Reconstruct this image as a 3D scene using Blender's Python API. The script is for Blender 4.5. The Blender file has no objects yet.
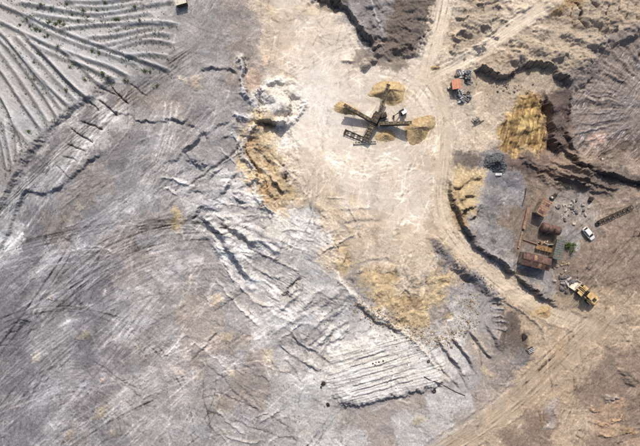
import bpy, math, random
import numpy as np
from mathutils import Matrix, Vector

# ------------------------------------------------------------------ camera, sky, sun
SC = bpy.context.scene
COL = SC.collection
S = 0.33            # metres on the ground for one photo pixel
H = 150.0           # flying height
CU, CV = 320.0, 223.0

cam_d = bpy.data.cameras.new('camera')
cam = bpy.data.objects.new('camera', cam_d)
COL.objects.link(cam)
cam.location = (0, 0, H)
cam_d.sensor_fit = 'HORIZONTAL'
cam_d.sensor_width = 36.0
cam_d.lens = 36.0 * H / (640 * S)
cam_d.clip_start = 0.5
cam_d.clip_end = 6000
SC.camera = cam

SUN_EL, SUN_AZ = math.radians(44), math.radians(6)     # sun stands towards the top of the picture, a little right
world = bpy.data.worlds.new('World')
SC.world = world
world.use_nodes = True
wn, wl = world.node_tree.nodes, world.node_tree.links
for n in list(wn):
    wn.remove(n)
sky = wn.new('ShaderNodeTexSky')
sky.sky_type = 'NISHITA'
sky.sun_disc = False
sky.sun_elevation = SUN_EL
sky.sun_rotation = SUN_AZ
sky.air_density = 0.8
sky.dust_density = 4.0
bg = wn.new('ShaderNodeBackground')
bg.inputs['Strength'].default_value = 0.125
wo = wn.new('ShaderNodeOutputWorld')
wl.new(sky.outputs[0], bg.inputs[0])
wl.new(bg.outputs[0], wo.inputs[0])

sd_ = bpy.data.lights.new('sun', 'SUN')
sd_.energy = 3.75
sd_.angle = math.radians(0.53)
sd_.color = (1.0, 0.955, 0.89)
sun = bpy.data.objects.new('sun', sd_)
COL.objects.link(sun)
to_sun = Vector((math.sin(SUN_AZ) * math.cos(SUN_EL), math.cos(SUN_AZ) * math.cos(SUN_EL), math.sin(SUN_EL)))
sun.rotation_euler = to_sun.to_track_quat('Z', 'Y').to_euler()
sun.location = to_sun * 200

SC.view_settings.view_transform = 'Standard'
SC.view_settings.look = 'None'
SC.view_settings.exposure = 0.0
SC.view_settings.gamma = 1.0
SC.view_settings.use_curve_mapping = False
SC.cycles.use_denoising = False

F = np.float32
rng = np.random.default_rng(7)
random.seed(7)

def lin(c):
    c = np.asarray(c, dtype=np.float64) / 255.0
    return np.where(c <= 0.04045, c / 12.92, ((c + 0.055) / 1.055) ** 2.4)

ALB = 1 / 1.14      # what a sunlit level surface shows -> its base colour
def alb(*c):
    return (lin(c) * ALB).astype(F)

# ------------------------------------------------------------------ noise
_perm = np.random.default_rng(3).permutation(256).astype(np.int32)
_perm2 = np.concatenate([_perm, _perm])
_ang = np.random.default_rng(4).uniform(0, 2 * np.pi, 256)
_gx, _gy = np.cos(_ang).astype(F), np.sin(_ang).astype(F)

def perlin(x, y, seed=0):
    x = x + F(seed * 17.37); y = y + F(seed * 9.73)
    xi = np.floor(x).astype(np.int32); yi = np.floor(y).astype(np.int32)
    fx = (x - xi).astype(F); fy = (y - yi).astype(F)
    xi &= 255; yi &= 255
    x1 = (xi + 1) & 255
    a, b = _perm2[xi], _perm2[x1]
    y1 = (yi + 1) & 255
    def g(h, dx, dy):
        return _gx[h] * dx + _gy[h] * dy
    n00 = g(_perm2[a + yi], fx, fy); n10 = g(_perm2[b + yi], fx - 1, fy)
    n01 = g(_perm2[a + y1], fx, fy - 1); n11 = g(_perm2[b + y1], fx - 1, fy - 1)
    sx = fx * fx * fx * (fx * (fx * 6 - 15) + 10); sy = fy * fy * fy * (fy * (fy * 6 - 15) + 10)
    top = n00 + sx * (n10 - n00)
    return (top + sy * (n01 + sx * (n11 - n01) - top)) * F(1.5)

def fbm(x, y, octv, seed=0, gain=0.5):
    r = np.zeros_like(x, dtype=F); a = 1.0; t = 0.0
    for o in range(octv):
        r += F(a) * perlin(x, y, seed + o * 3)
        t += a; a *= gain; x = x * F(2.03); y = y * F(2.03)
    return r / F(t)

def ridged(x, y, octv, seed=0, gain=0.5):
    r = np.zeros_like(x, dtype=F); a = 1.0; t = 0.0
    for o in range(octv):
        r += F(a) * (1 - np.abs(perlin(x, y, seed + o * 3)) * 1.6)
        t += a; a *= gain; x = x * F(2.07); y = y * F(2.07)
    return r / F(t)

def sstep(a, b, x):
    t = np.clip((x - a) / (b - a), 0, 1)
    return t * t * (3 - 2 * t)

# ------------------------------------------------------------------ the ground as a height field
STEP = 0.64
cu = np.arange(-70, 711, STEP); cv = np.arange(-70, 517, STEP)
ext = np.cumsum(STEP * 1.22 ** np.arange(1, 36))
gu = np.concatenate([cu[0] - ext[::-1], cu, cu[-1] + ext]).astype(F)
gv = np.concatenate([cv[0] - ext[::-1], cv, cv[-1] + ext]).astype(F)
NU, NV = len(gu), len(gv)
U, V = np.meshgrid(gu, gv)
U = U.astype(F); V = V.astype(F)
fade = np.clip(1 - np.maximum(np.maximum(-60 - U, U - 700), np.maximum(-60 - V, V - 506)) / 60, 0, 1).astype(F)

warpA = fbm(U / 11, V / 11, 3, 11); warpB = fbm(U / 11, V / 11, 3, 31)
wf1 = fbm(U / 3.2, V / 3.2, 2, 51); wf2 = fbm(U / 3.2, V / 3.2, 2, 61)
grit = fbm(U / 1.9, V / 1.9, 2, 45, 0.7); grit2 = fbm(U / 1.9, V / 1.9, 2, 47, 0.7)
UW = U + 3.2 * warpA + 1.2 * wf1 + 0.8 * grit
VW = V + 3.2 * warpB + 1.2 * wf2 + 0.8 * grit2

ragged = fbm((U * 0.72 - V * 0.69) / 3.2 + 0.5 * warpA, (U * 0.69 + V * 0.72) / 7 + 0.5 * warpB, 4, 41, 0.65)
Z = np.zeros_like(U)
C = np.zeros((NV, NU, 3), F)

def win(pts, m):
    p = np.asarray(pts, float)
    i0, i1 = np.searchsorted(gu, [p[:, 0].min() - m, p[:, 0].max() + m])
    j0, j1 = np.searchsorted(gv, [p[:, 1].min() - m, p[:, 1].max() + m])
    return slice(max(j0, 0), j1), slice(max(i0, 0), i1)

def smooth_poly(pts, k=2):
    p = np.asarray(pts, float)
    for _ in range(k):
        a = p[:-1] * 0.75 + p[1:] * 0.25; b = p[:-1] * 0.25 + p[1:] * 0.75
        q = np.empty((2 * len(a), 2)); q[0::2] = a; q[1::2] = b
        p = np.vstack([p[:1], q, p[-1:]])
    return p

def dist(pts, m, warp=1.0, smooth=2):
    """distance, signed side (+ on the left hand walking along, as drawn on the picture), arc position"""
    w = win(pts, m)
    p = smooth_poly(pts, smooth)
    x = U[w] + warp * (UW[w] - U[w]); y = V[w] + warp * (VW[w] - V[w])
    best = np.full(x.shape, 1e9, F); side = np.zeros_like(best); arc = np.zeros_like(best)
    L = 0.0
    for (ax, ay), (bx, by) in zip(p[:-1], p[1:]):
        dx, dy = bx - ax, by - ay
        l2 = dx * dx + dy * dy + 1e-9; l = math.sqrt(l2)
        t = np.clip(((x - ax) * dx + (y - ay) * dy) / l2, 0, 1)
        ox = x - (ax + t * dx); oy = y - (ay + t * dy)
        d = ox * ox + oy * oy
        m_ = d < best
        best = np.where(m_, d, best)
        side = np.where(m_, -np.sign(dx * (y - ay) - dy * (x - ax)), side)
        arc = np.where(m_, L + t * l, arc)
        L += l
    return w, np.sqrt(best), side, arc, L

def taper(arc, L, tl):
    tl = min(tl, L * 0.45)
    return sstep(0, tl, arc + 0.02) * sstep(0, tl, L - arc + 0.02)

def paint(w, m, col, a=1.0):
    C[w] += (np.asarray(col, F) - C[w]) * (np.clip(m, 0, 1) * F(a))[..., None]

def tint(w, m, mul):
    C[w] *= 1 + (np.asarray(mul, F) - 1) * np.clip(m, 0, 1)[..., None]

def scarp(pts, h, wd=1.5, L=14, warp=1.0, col=None, ca=0.6, cw=2.0, tl=8, rough=0.6, lip=0.0):
    w, d, s, arc, tot = dist(pts, L * 3.0, warp)
    sd = d * s
    st = np.clip(sd / wd, -1, 1); st = st * (1.5 - 0.5 * st * st)
    tp = taper(arc, tot, tl)
    var = np.clip(1 + rough * 2 * (perlin(arc / 15, U[w] * 0 + tot, 5) + 0.25 * perlin(arc / 4.5, U[w] * 0 + tot, 8)), 0.12, 1.9)
    Z[w] += F(h * 0.5) * st * np.exp(-np.maximum(d - wd, 0) / L) * tp * var
    if lip:
        Z[w] += lip * np.exp(-((sd - wd * 1.3) / 1.2) ** 2) * tp
    if col is not None:
        paint(w, np.exp(-(d / cw) ** 2) * tp, col, ca)

def ridge(pts, h, wd=1.6, warp=0.8, col=None, ca=0.5, cw=None, tl=6, smooth=2):
    w, d, s, arc, tot = dist(pts, wd * 4, warp, smooth)
    tp = taper(arc, tot, tl)
    Z[w] += F(h) * np.exp(-(d / wd) ** 2) * tp
    if col is not None:
        paint(w, np.exp(-(d / (cw or wd)) ** 2) * tp, col, ca)

def mound(u, v, ru, rv, h, rot=0, col=None, ca=0.8, p=1.6, warp=1.0):
    r = max(ru, rv) * 1.6
    w = win([(u, v)], r)
    x = U[w] + warp * (UW[w] - U[w]) - u; y = V[w] + warp * (VW[w] - V[w]) - v
    c, s = math.cos(rot), math.sin(rot)
    q = np.sqrt(((x * c + y * s) / ru) ** 2 + ((-x * s + y * c) / rv) ** 2)
    m = np.clip(1 - q, 0, 1)
    Z[w] += F(h) * sstep(0, 1, m) ** (1 / p)
    if col is not None:
        paint(w, sstep(0.0, 0.55, m + np.where(m > 0, 0.55 * ragged[w], 0)), col, ca)

def region(pts, soft=6, warp=1.0):
    w = win(pts, soft * 2 + 6)
    x = U[w] + warp * (UW[w] - U[w]); y = V[w] + warp * (VW[w] - V[w])
    ins = np.zeros(x.shape, bool); best = np.full(x.shape, 1e9, F)
    n = len(pts)
    for i in range(n):
        (ax, ay), (bx, by) = pts[i], pts[(i + 1) % n]
        c = ((ay > y) != (by > y)) & (x < (bx - ax) * (y - ay) / (by - ay + 1e-9) + ax)
        ins ^= c
        dx, dy = bx - ax, by - ay
        t = np.clip(((x - ax) * dx + (y - ay) * dy) / (dx * dx + dy * dy + 1e-9), 0, 1)
        best = np.minimum(best, (x - ax - t * dx) ** 2 + (y - ay - t * dy) ** 2)
    sd = np.sqrt(best) * np.where(ins, 1, -1)
    m = np.zeros_like(U)
    m[w] = sstep(-soft, soft, sd)
    return m

# ---- what lies on the surface: a coarse survey of the ground's colours, with crevice shade painted in at the top, one letter for ten pixels
PAL = dict(a=(182, 178, 174), b=(160, 154, 151), c=(139, 133, 133), d=(208, 203, 196), e=(160, 148, 139),
           f=(219, 204, 184), g=(200, 181, 156), h=(184, 162, 135), i=(194, 169, 124), j=(166, 138, 98),
           k=(114, 101, 92), l=(124, 104, 93), m=(174, 156, 133), n=(136, 123, 115), o=(148, 128, 111),
           p=(182, 154, 128), q=(148, 144, 146))
ROWS = """a17 b5 e3 g2 f5 k2 c5 k5 g2 m4 g5 j3 m6
a16 b6 e4 g3 f5 b2 c3 k4 g3 m4 g4 m2 m8
a15 b8 e3 g4 f6 b1 k6 g2 m3 g3 m9 n4
a14 b9 e3 g3 f6 k2 k4 f3 g4 m9 m2 n5
a13 b9 e2 p2 g4 f13 g3 m3 m6 m2 n7
a11 c1 e6 b7 d3 f16 g4 m4 m1 j1 l3 n7
a8 c2 a3 b6 c2 b4 i3 f17 g3 g3 i3 l3 n7
a5 c2 a4 c3 b6 b4 i4 f16 g3 g3 i4 l3 n7
b3 c2 a4 c4 b11 i2 i2 g4 f9 g2 j2 k3 c3 l4 o6 m3
b2 a3 b3 e4 b9 a4 i4 g5 f9 g2 i4 q3 o3 o3 k6
a3 b3 e4 b8 a6 d2 i4 g4 f9 h2 i3 b4 o3 e4 o5
a2 c2 e4 b6 e3 i1 a8 d6 g3 g4 f4 h2 j2 b3 o4 e3 e3 o4
d2 c3 e2 b3 e4 b7 a6 d6 g3 g4 g3 h3 c2 b3 o5 b2 o6
b2 c2 b5 c3 e4 b6 a10 g2 i1 g7 g2 c1 h3 c1 b4 e3 o8
c3 b4 c4 e3 b5 e1 b4 a10 e2 i3 g4 i2 m2 c2 h3 c1 b3 o8
c3 b4 c5 b6 e1 e3 b3 a10 b2 i3 j2 i2 m1 b2 b3 h4 c1 h9
c4 b3 c4 b6 e3 e2 b3 a5 a6 d2 e1 i4 e2 a3 b2 k2 h12
c3 b4 c5 b6 e4 e3 a3 b4 d9 a2 a4 e3 k3 h4 h7
c4 b3 c6 b5 e3 b4 e3 a3 d11 a3 a2 e4 c2 h7 o4
c3 b5 c4 b6 b5 e4 a4 d9 a5 b3 e3 h8 o3 o2
b3 b4 c4 b7 b4 e5 a6 b5 e5 a4 e3 h5 h3 o3 o3
c3 b5 c3 b8 b5 b4 a6 e5 a6 e3 h4 o4 h3 p3 o2
c4 b6 c3 b6 b5 b1 b5 a6 e4 a4 h4 h2 o5 h3 o4 p2""".split('\n')
grid = np.array([[alb(*PAL[t[0]]) for t in r.split() for _ in range(int(t[1:]))] for r in ROWS], F)
wl1 = fbm(U / 45, V / 45, 2, 35); wl2 = fbm(U / 45, V / 45, 2, 37)
gx = np.clip((U + 12 * wl1 + 8.0 * warpA + 5.0 * wf1 + 5.0 * grit - 5) / 10, 0, 62.999); gy = np.clip((V + 12 * wl2 + 9.0 * warpB + 5.0 * wf2 + 5.0 * grit2) / 20, 0, 21.999)
ix, iy = gx.astype(int), gy.astype(int)
fx, fy = (gx - ix)[..., None], (gy - iy)[..., None]
fx = sstep(0.22, 0.78, fx); fy = sstep(0.25, 0.75, fy)
C[:] = (grid[iy, ix] * (1 - fx) + grid[iy, ix + 1] * fx) * (1 - fy) + (grid[iy + 1, ix] * (1 - fx) + grid[iy + 1, ix + 1] * fx) * fy

# ---- zones
m_terr = region([(-400, -400), (178, -400), (172, -20), (160, 8), (172, 26), (158, 44), (168, 66), (140, 84), (112, 82), (70, 110), (40, 142), (0, 200), (-400, 480)], 8, 1.6)
m_plaza = region([(262, -20), (322, -20), (345, 15), (365, 58), (425, 55), (440, 85), (455, 110), (460, 150), (448, 180),
                  (440, 235), (400, 245), (350, 200), (305, 195), (295, 130), (308, 95), (275, 60)], 9)
m_dark = region([(352, -40), (440, -40), (432, 30), (420, 58), (390, 66), (374, 48)], 3)
m_hill = region([(450, -60), (740, -60), (740, 33), (640, 38), (610, 45), (598, 70), (575, 86), (560, 72), (540, 63),
                 (520, 66), (500, 76), (480, 70), (500, 47), (450, 62)], 4)
m_fan = region([(577, 88), (600, 70), (610, 47), (740, 30), (740, 160), (640, 165), (590, 158), (572, 146)], 3)
m_yel = region([(508, 112), (516, 101), (530, 93), (541, 96), (547, 108), (549, 125), (553, 142), (545, 150), (528, 147), (515, 154), (503, 150), (500, 132)], 5, 2.6)
m_yard = region([(482, 200), (500, 160), (570, 172), (740, 205), (740, 330), (600, 322), (557, 303), (500, 259), (470, 230)], 4)
m_flow = region([(195, 215), (330, 222), (350, 260), (366, 306), (330, 335), (280, 342), (225, 290)], 6)
m_bench = region([(326, 352), (366, 340), (404, 332), (424, 345), (446, 368), (430, 386), (362, 405), (340, 402), (326, 380)], 6, 2.0)

ROADS = [([(450, -60), (447, -10), (440, 25), (431, 52), (425, 80)], 8.5),
         ([(556, 2), (520, 21), (495, 41), (465, 60), (432, 77)], 7.6),
         ([(428, 66), (444, 110), (446, 150), (440, 190), (443, 220), (458, 244), (485, 270), (515, 293), (545, 311), (568, 320), (592, 328)], 8.5),
         ([(604, 318), (588, 334), (562, 358), (525, 393), (480, 424), (430, 455), (380, 500)], 13.0)]
m_road = np.zeros_like(U); rut = np.zeros_like(U)
for pts, hw in ROADS:
    w, d, s, arc, tot = dist(pts, hw * 2, 0.45)
    m = 1 - sstep(hw * 0.72, hw * 1.12, d)
    m_road[w] = np.maximum(m_road[w], m)
    k = d * s
    r = fbm(k * 0.9 + 0.6 * perlin(arc / 30, k * 0, 3), arc / 45, 3, 71)
    rut[w] = np.where(m > 0.02, r, rut[w])

one = np.ones_like(U)
def rotc(a, lx, ly):
    a = math.radians(a); c, s = F(math.cos(a)), F(math.sin(a))
    return (U * c + V * s) / F(lx), (-U * s + V * c) / F(ly)

for (pts, hw), c_ in zip(ROADS, [(208, 190, 166), (208, 190, 166), (203, 184, 158), (186, 165, 138)]):
    w, d, s, arc, tot = dist(pts, hw * 2, 0.6)
    paint(w, 1 - sstep(hw * 0.5, hw * 1.35, d + 2 * wf1[w]), alb(*c_), 0.7 if hw < 12 else 0.45)
# ---- broad relief
Z += fade * 2.2 * fbm(U / 150, V / 150, 2, 5)
Z += 0.5 * m_terr + 0.6 * m_hill - 0.6 * m_fan
Z *= 1 - 0.6 * m_plaza

# ---- sloping ash terraces, top left: benches falling off to the lower left
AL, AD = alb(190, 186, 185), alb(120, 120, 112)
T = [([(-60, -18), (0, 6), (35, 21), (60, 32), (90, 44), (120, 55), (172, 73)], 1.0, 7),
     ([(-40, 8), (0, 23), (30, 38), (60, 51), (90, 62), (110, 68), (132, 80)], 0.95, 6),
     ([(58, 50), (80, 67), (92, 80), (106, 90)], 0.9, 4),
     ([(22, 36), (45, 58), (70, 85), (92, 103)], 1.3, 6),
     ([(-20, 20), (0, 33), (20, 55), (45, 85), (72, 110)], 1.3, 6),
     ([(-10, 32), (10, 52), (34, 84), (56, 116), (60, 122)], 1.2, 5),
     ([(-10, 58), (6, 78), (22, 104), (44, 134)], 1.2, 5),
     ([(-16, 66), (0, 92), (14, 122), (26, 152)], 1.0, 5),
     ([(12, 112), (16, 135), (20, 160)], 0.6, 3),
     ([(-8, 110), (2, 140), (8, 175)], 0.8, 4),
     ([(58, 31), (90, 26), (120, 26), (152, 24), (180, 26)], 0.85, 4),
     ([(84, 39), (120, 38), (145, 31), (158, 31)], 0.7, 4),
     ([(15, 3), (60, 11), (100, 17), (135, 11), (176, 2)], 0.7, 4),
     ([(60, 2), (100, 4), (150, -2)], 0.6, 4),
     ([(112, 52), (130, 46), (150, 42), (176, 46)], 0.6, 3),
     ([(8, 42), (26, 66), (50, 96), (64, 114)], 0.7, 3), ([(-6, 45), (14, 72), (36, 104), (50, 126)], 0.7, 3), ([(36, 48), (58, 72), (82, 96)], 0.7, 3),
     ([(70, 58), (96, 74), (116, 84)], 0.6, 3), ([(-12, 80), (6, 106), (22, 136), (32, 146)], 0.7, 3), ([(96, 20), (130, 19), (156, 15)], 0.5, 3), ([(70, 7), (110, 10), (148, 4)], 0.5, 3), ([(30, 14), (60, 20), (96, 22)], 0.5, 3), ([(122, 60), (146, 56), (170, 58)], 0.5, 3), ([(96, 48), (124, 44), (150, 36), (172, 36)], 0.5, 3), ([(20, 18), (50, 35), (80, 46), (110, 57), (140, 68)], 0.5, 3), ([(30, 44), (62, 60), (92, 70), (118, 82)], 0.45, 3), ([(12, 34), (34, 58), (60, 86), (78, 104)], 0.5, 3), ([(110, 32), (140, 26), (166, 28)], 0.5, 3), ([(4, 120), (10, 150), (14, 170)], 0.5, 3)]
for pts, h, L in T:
    scarp(pts, h * 0.85, 2.2, L * 1.0, 0.07, alb(132, 131, 127), 0.7, 2.4, 8, 0.10, 0.14)  # bank face painted darker: shade and sparse scrub in one tone
    ridge([(a_ + 2.2, b_ - 2.6) for a_, b_ in pts], 0.0, 1.5, 0.07, alb(208, 204, 201), 0.8, 1.1, 4)  # pale line painted along the crest as its lit edge
ang = rotc(38, 40, 3.0)
Z += m_terr * 0.16 * fbm(ang[0], ang[1] * 1.6, 4, 81, 0.65)
C *= (1 + m_terr * 0.34 * fbm(ang[0], ang[1] * 1.5, 4, 83, 0.65))[..., None]
C *= 1 - m_terr[..., None] * np.array([0.13, 0.12, 0.09], F)

# ---- scarps and cuts; dark face colours add painted shade to the relief
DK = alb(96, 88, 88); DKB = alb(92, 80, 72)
LT = alb(206, 200, 192)
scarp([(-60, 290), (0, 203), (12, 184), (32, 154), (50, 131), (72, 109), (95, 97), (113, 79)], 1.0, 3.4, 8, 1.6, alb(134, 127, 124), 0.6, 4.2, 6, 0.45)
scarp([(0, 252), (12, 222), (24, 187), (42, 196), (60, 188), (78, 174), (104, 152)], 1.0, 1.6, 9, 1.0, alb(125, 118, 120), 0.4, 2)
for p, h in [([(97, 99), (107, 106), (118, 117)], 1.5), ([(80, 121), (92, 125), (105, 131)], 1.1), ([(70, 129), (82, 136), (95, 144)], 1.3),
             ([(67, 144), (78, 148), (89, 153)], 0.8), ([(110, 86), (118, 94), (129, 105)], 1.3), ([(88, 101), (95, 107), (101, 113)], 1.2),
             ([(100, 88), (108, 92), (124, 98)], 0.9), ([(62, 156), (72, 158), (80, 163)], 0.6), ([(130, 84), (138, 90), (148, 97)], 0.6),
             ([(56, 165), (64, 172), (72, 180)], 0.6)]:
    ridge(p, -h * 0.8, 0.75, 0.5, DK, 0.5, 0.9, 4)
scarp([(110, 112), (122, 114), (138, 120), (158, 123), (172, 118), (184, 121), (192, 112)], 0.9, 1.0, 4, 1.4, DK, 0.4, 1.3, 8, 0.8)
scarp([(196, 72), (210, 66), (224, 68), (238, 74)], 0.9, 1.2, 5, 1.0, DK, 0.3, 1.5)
# centre left: bulldozed ash, a groove and light crests
ridge([(186, 187), (200, 178), (216, 166), (234, 152), (242, 140)], -0.9, 1.3, 0.7, alb(110, 104, 108), 0.5, 1.2)
scarp([(160, 168), (178, 158), (200, 136), (232, 118)], 0.6, 1.5, 7, 1.0)
for p, h in [([(156, 180), (166, 177), (176, 179), (188, 187)], 0.8), ([(160, 186), (170, 190), (178, 196)], 0.7), ([(172, 176), (182, 183), (196, 186)], 0.6),
             ([(206, 224), (236, 239), (270, 257), (303, 273)], 0.9), ([(200, 228), (214, 238), (222, 250), (228, 258)], 0.7),
             ([(225, 268), (238, 284), (250, 298), (262, 307), (276, 304)], 0.8), ([(215, 279), (230, 297), (245, 313), (260, 326)], 0.8),
             ([(214, 282), (206, 298), (212, 312)], 0.5), ([(236, 240), (262, 240), (290, 244), (318, 258)], 0.5), ([(282, 229), (316, 232)], 0.5),
             ([(286, 236), (318, 241)], 0.5), ([(250, 276), (266, 283), (286, 294)], 0.5), ([(200, 222), (222, 218), (250, 212)], 0.5),
             ([(338, 276), (348, 290), (362, 300)], 0.6), ([(210, 210), (235, 226), (255, 230)], 0.5), ([(230, 190), (252, 196), (262, 204)], 0.6),
             ([(214, 196), (228, 206), (256, 206)], 0.6), ([(243, 152), (248, 164), (258, 173)], 0.7), ([(252, 208), (262, 218), (280, 215)], 0.4)]:
    ridge(p, h * 0.7, 1.4, 0.8, LT, 0.7, 1.6)
for k in range(26):
    t = k / 25.0; a_ = math.radians(14 + 40 * t + rng.normal(0, 4)); r0 = rng.uniform(4, 40); r1 = r0 + rng.uniform(28, 75)
    o_ = (196 + rng.normal(0, 4), 214 + rng.normal(0, 5))
    p = [(o_[0] + q_ * math.cos(a_ + 0.0022 * (q_ - 40)), o_[1] + q_ * math.sin(a_ + 0.0022 * (q_ - 40))) for q_ in np.linspace(r0, r1, 5)]
    w2 = rng.uniform(1.8, 3.6); ridge(p, 0.27 * w2, w2, 0.9, alb(*((212, 209, 206) if k % 3 else (146, 143, 147))), 0.75, w2 * 0.95, 9)
for k in range(22):
    u_, v_ = rng.uniform(282, 350), rng.uniform(290, 348); a_ = math.radians(rng.normal(-36, 6)); l_ = rng.uniform(14, 40)
    ridge([(u_ - l_ / 2 * math.cos(a_), v_ - l_ / 2 * math.sin(a_)), (u_, v_ + rng.normal(0, .6)), (u_ + l_ / 2 * math.cos(a_), v_ + l_ / 2 * math.sin(a_))], rng.uniform(0.4, 0.8), rng.uniform(1.3, 2.4), 0.8, alb(*((206, 202, 197) if k % 3 else (142, 136, 134))), 0.5, None, 6)
for k in range(18):
    u_, v_ = rng.uniform(188, 262), rng.uniform(120, 215); a_ = math.radians(rng.choice([-38, 28]) + rng.normal(0, 10)); l_ = rng.uniform(12, 34)
    scarp([(u_ - l_ / 2 * math.cos(a_), v_ - l_ / 2 * math.sin(a_)), (u_, v_ + rng.normal(0, 1.4)), (u_ + l_ / 2 * math.cos(a_), v_ + l_ / 2 * math.sin(a_))], rng.uniform(0.5, 1.3), 1.3, 5, 1.3, alb(*((126, 124, 130) if k % 2 else (190, 186, 184))), 0.5, 1.6)
ridge([(303, 275), (294, 283), (287, 291), (280, 298)], -1.0, 1.0, 1.2, DK, 0.6, 1.2)
scarp([(290, 333), (302, 345), (320, 355), (330, 362)], 1.0, 1.0, 5, 0.6, DK, 0.5, 1.2)
scarp([(277, 344), (296, 358), (322, 373)], 0.8, 1.0, 5, 0.6, DK, 0.4, 1.2)
for p in [[(214, 392), (236, 400), (262, 414), (290, 428)], [(238, 384), (252, 396), (266, 416)], [(228, 386), (244, 402), (262, 416)],
          [(208, 412), (230, 420), (262, 432), (300, 444)], [(198, 358), (216, 372), (232, 388)], [(260, 350), (272, 362), (280, 372)],
          [(140, 390), (120, 380), (92, 360)], [(144, 398), (124, 384), (100, 370)]]:
    ridge(p, -0.3, 0.9, 0.9, alb(118, 113, 114), 0.5, 1.1)
for p in [[(160, 358), (172, 352), (182, 338), (190, 330)], [(160, 362), (168, 380), (172, 400), (170, 430)], [(182, 352), (196, 342), (214, 356), (228, 372)]]:
    ridge(p, 0.3, 1.0, 1.2, alb(196, 190, 186), 0.5, 1.0)
# the light bench with drag lines, and the shade painted along its foot
Z += 1.0 * m_bench
bx, by = rotc(-16, 70, 3.0)
st = ridged(bx, by + 0.15 * wf1, 3, 9, 0.6) - 0.55
Z += m_bench * 0.55 * st
C += (m_bench * 0.8)[..., None] * (alb(208, 203, 195) - C)
for k_, (x0, v0, ln) in enumerate([(352, 356, 34), (350, 362, 40), (352, 368, 46), (352, 375, 60), (352, 382, 64), (350, 388, 66), (350, 394, 62)]):
    scarp([(x0, v0 + 4), (x0 + ln * 0.5, v0 + 4 - ln * 0.14), (x0 + ln, v0 + 4 - ln * 0.30)], 0.4, 0.9, 3, 0.5, alb(164, 160, 157), 0.6, 0.9, 3)
C *= 1 + (m_bench * 0.25 * st)[..., None]
scarp([(336, 402), (352, 408), (372, 404), (400, 396), (428, 389), (446, 380)], 0.8, 2.5, 8, 2.0, alb(126, 120, 124), 0.65, 3.0)
scarp([(358, 302), (370, 318), (384, 326), (402, 331)], 1.2, 1.2, 6, 1.0, alb(120, 104, 92), 0.5, 1.6)
ridge([(336, 276), (352, 296), (372, 312), (396, 326), (420, 346), (442, 372), (452, 384)], 0.7, 2.2, 1.0, alb(208, 196, 180), 0.7, 3.2)
# furrows right of the bench
for p, h in [([(437, 340), (452, 358), (466, 378)], 1.2), ([(452, 337), (466, 356), (478, 378)], 1.3), ([(468, 330), (480, 346), (492, 362)], 1.1),
             ([(446, 352), (458, 370), (470, 392)], 0.9), ([(484, 322), (494, 338), (500, 352)], 0.9), ([(428, 350), (444, 372), (460, 390)], 0.8)]:
    scarp(p, h, 1.2, 5, 0.8, alb(108, 98, 98), 0.5, 1.3)
for k in range(6):
    ridge([(489 + k * 0.8, 299 + k * 6), (497 + k, 296 + k * 6.2), (504 + k, 300 + k * 6)], 0.6, 1.1, 1.0, alb(200, 194, 190), 0.5, 1.2)
# right side: the yard edge, the road edge
scarp([(452, 176), (450, 196), (458, 216), (467, 233), (476, 246), (487, 254), (501, 263), (516, 276), (531, 289), (546, 299), (560, 307)], 2.7, 1.2, 14, 1.5, alb(90, 82, 82), 0.55, 2.2, 20, 0.3, 0.25)  # dark colour along the drop strengthens the yard edge's shadow
scarp([(430, 236), (436, 246), (447, 260), (462, 273), (481, 288), (503, 306)], 2.0, 4.6, 9, 1.4, alb(124, 117, 116), 0.75, 4.5)
ridge([(503, 300), (514, 306), (526, 315), (536, 323), (544, 332), (543, 342)], 0.6, 1.0, 0.7, alb(150, 136, 126), 0.5, 1.2)
# ledge under the brown hills, top right
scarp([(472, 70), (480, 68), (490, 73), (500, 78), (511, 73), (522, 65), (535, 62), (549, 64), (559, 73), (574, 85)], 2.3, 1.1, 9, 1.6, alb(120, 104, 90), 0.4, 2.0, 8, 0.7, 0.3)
scarp([(574, 90), (590, 80), (600, 70), (607, 52), (616, 43), (640, 37), (740, 25)], 0.9, 2.6, 10, 1.2, alb(150, 132, 112), 0.4, 3)
# the dark raised strip and the fan beside it
paint(win([(545, 90), (580, 155)], 6), region([(551, 92), (573, 88), (570, 112), (567, 130), (572, 147), (560, 150), (556, 135), (552, 112)], 2)[win([(545, 90), (580, 155)], 6)], alb(98, 82, 76), 0.9)
scarp([(546, 90), (549, 100), (551, 115), (554, 135), (560, 153)], 3.2, 1.2, 9, 1.3, alb(70, 60, 56), 0.6, 2.0)  # near-black face colour: painted shade left of the raised strip
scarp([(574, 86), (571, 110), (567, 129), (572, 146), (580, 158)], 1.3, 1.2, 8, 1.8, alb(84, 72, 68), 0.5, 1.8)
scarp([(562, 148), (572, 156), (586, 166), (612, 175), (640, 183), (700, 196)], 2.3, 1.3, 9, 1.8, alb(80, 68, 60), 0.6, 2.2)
for k in range(13):
    o = rng.uniform(-2, 22); x0 = rng.uniform(514, 590); x1 = x0 + rng.uniform(24, 70)
    f_ = lambda x: 146 + o + (x - 518) * 0.40 - 0.0006 * (x - 518) ** 2
    ridge([(x, f_(x) + rng.normal(0, 1.2)) for x in np.linspace(x0, x1, 5)], rng.uniform(0.4, 1.2), rng.uniform(1.0, 2.2), 1.5,
          [alb(98, 86, 77), alb(150, 132, 110), alb(92, 84, 80), alb(128, 110, 94)][k % 4], 0.55, rng.uniform(1.4, 2.6))
m = region([(596, 141), (640, 134), (740, 130), (740, 166), (640, 168), (600, 160)], 4); C += (m * 0.7)[..., None] * (alb(104, 88, 82) - C)
m = region([(620, 160), (660, 158), (660, 176), (630, 174)], 3); C += (m * 0.7)[..., None] * (alb(178, 150, 130) - C)
m = region([(590, 136), (604, 130), (608, 142), (592, 148)], 2.5); C += (m * 0.7)[..., None] * (alb(186, 150, 128) - C)
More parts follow.
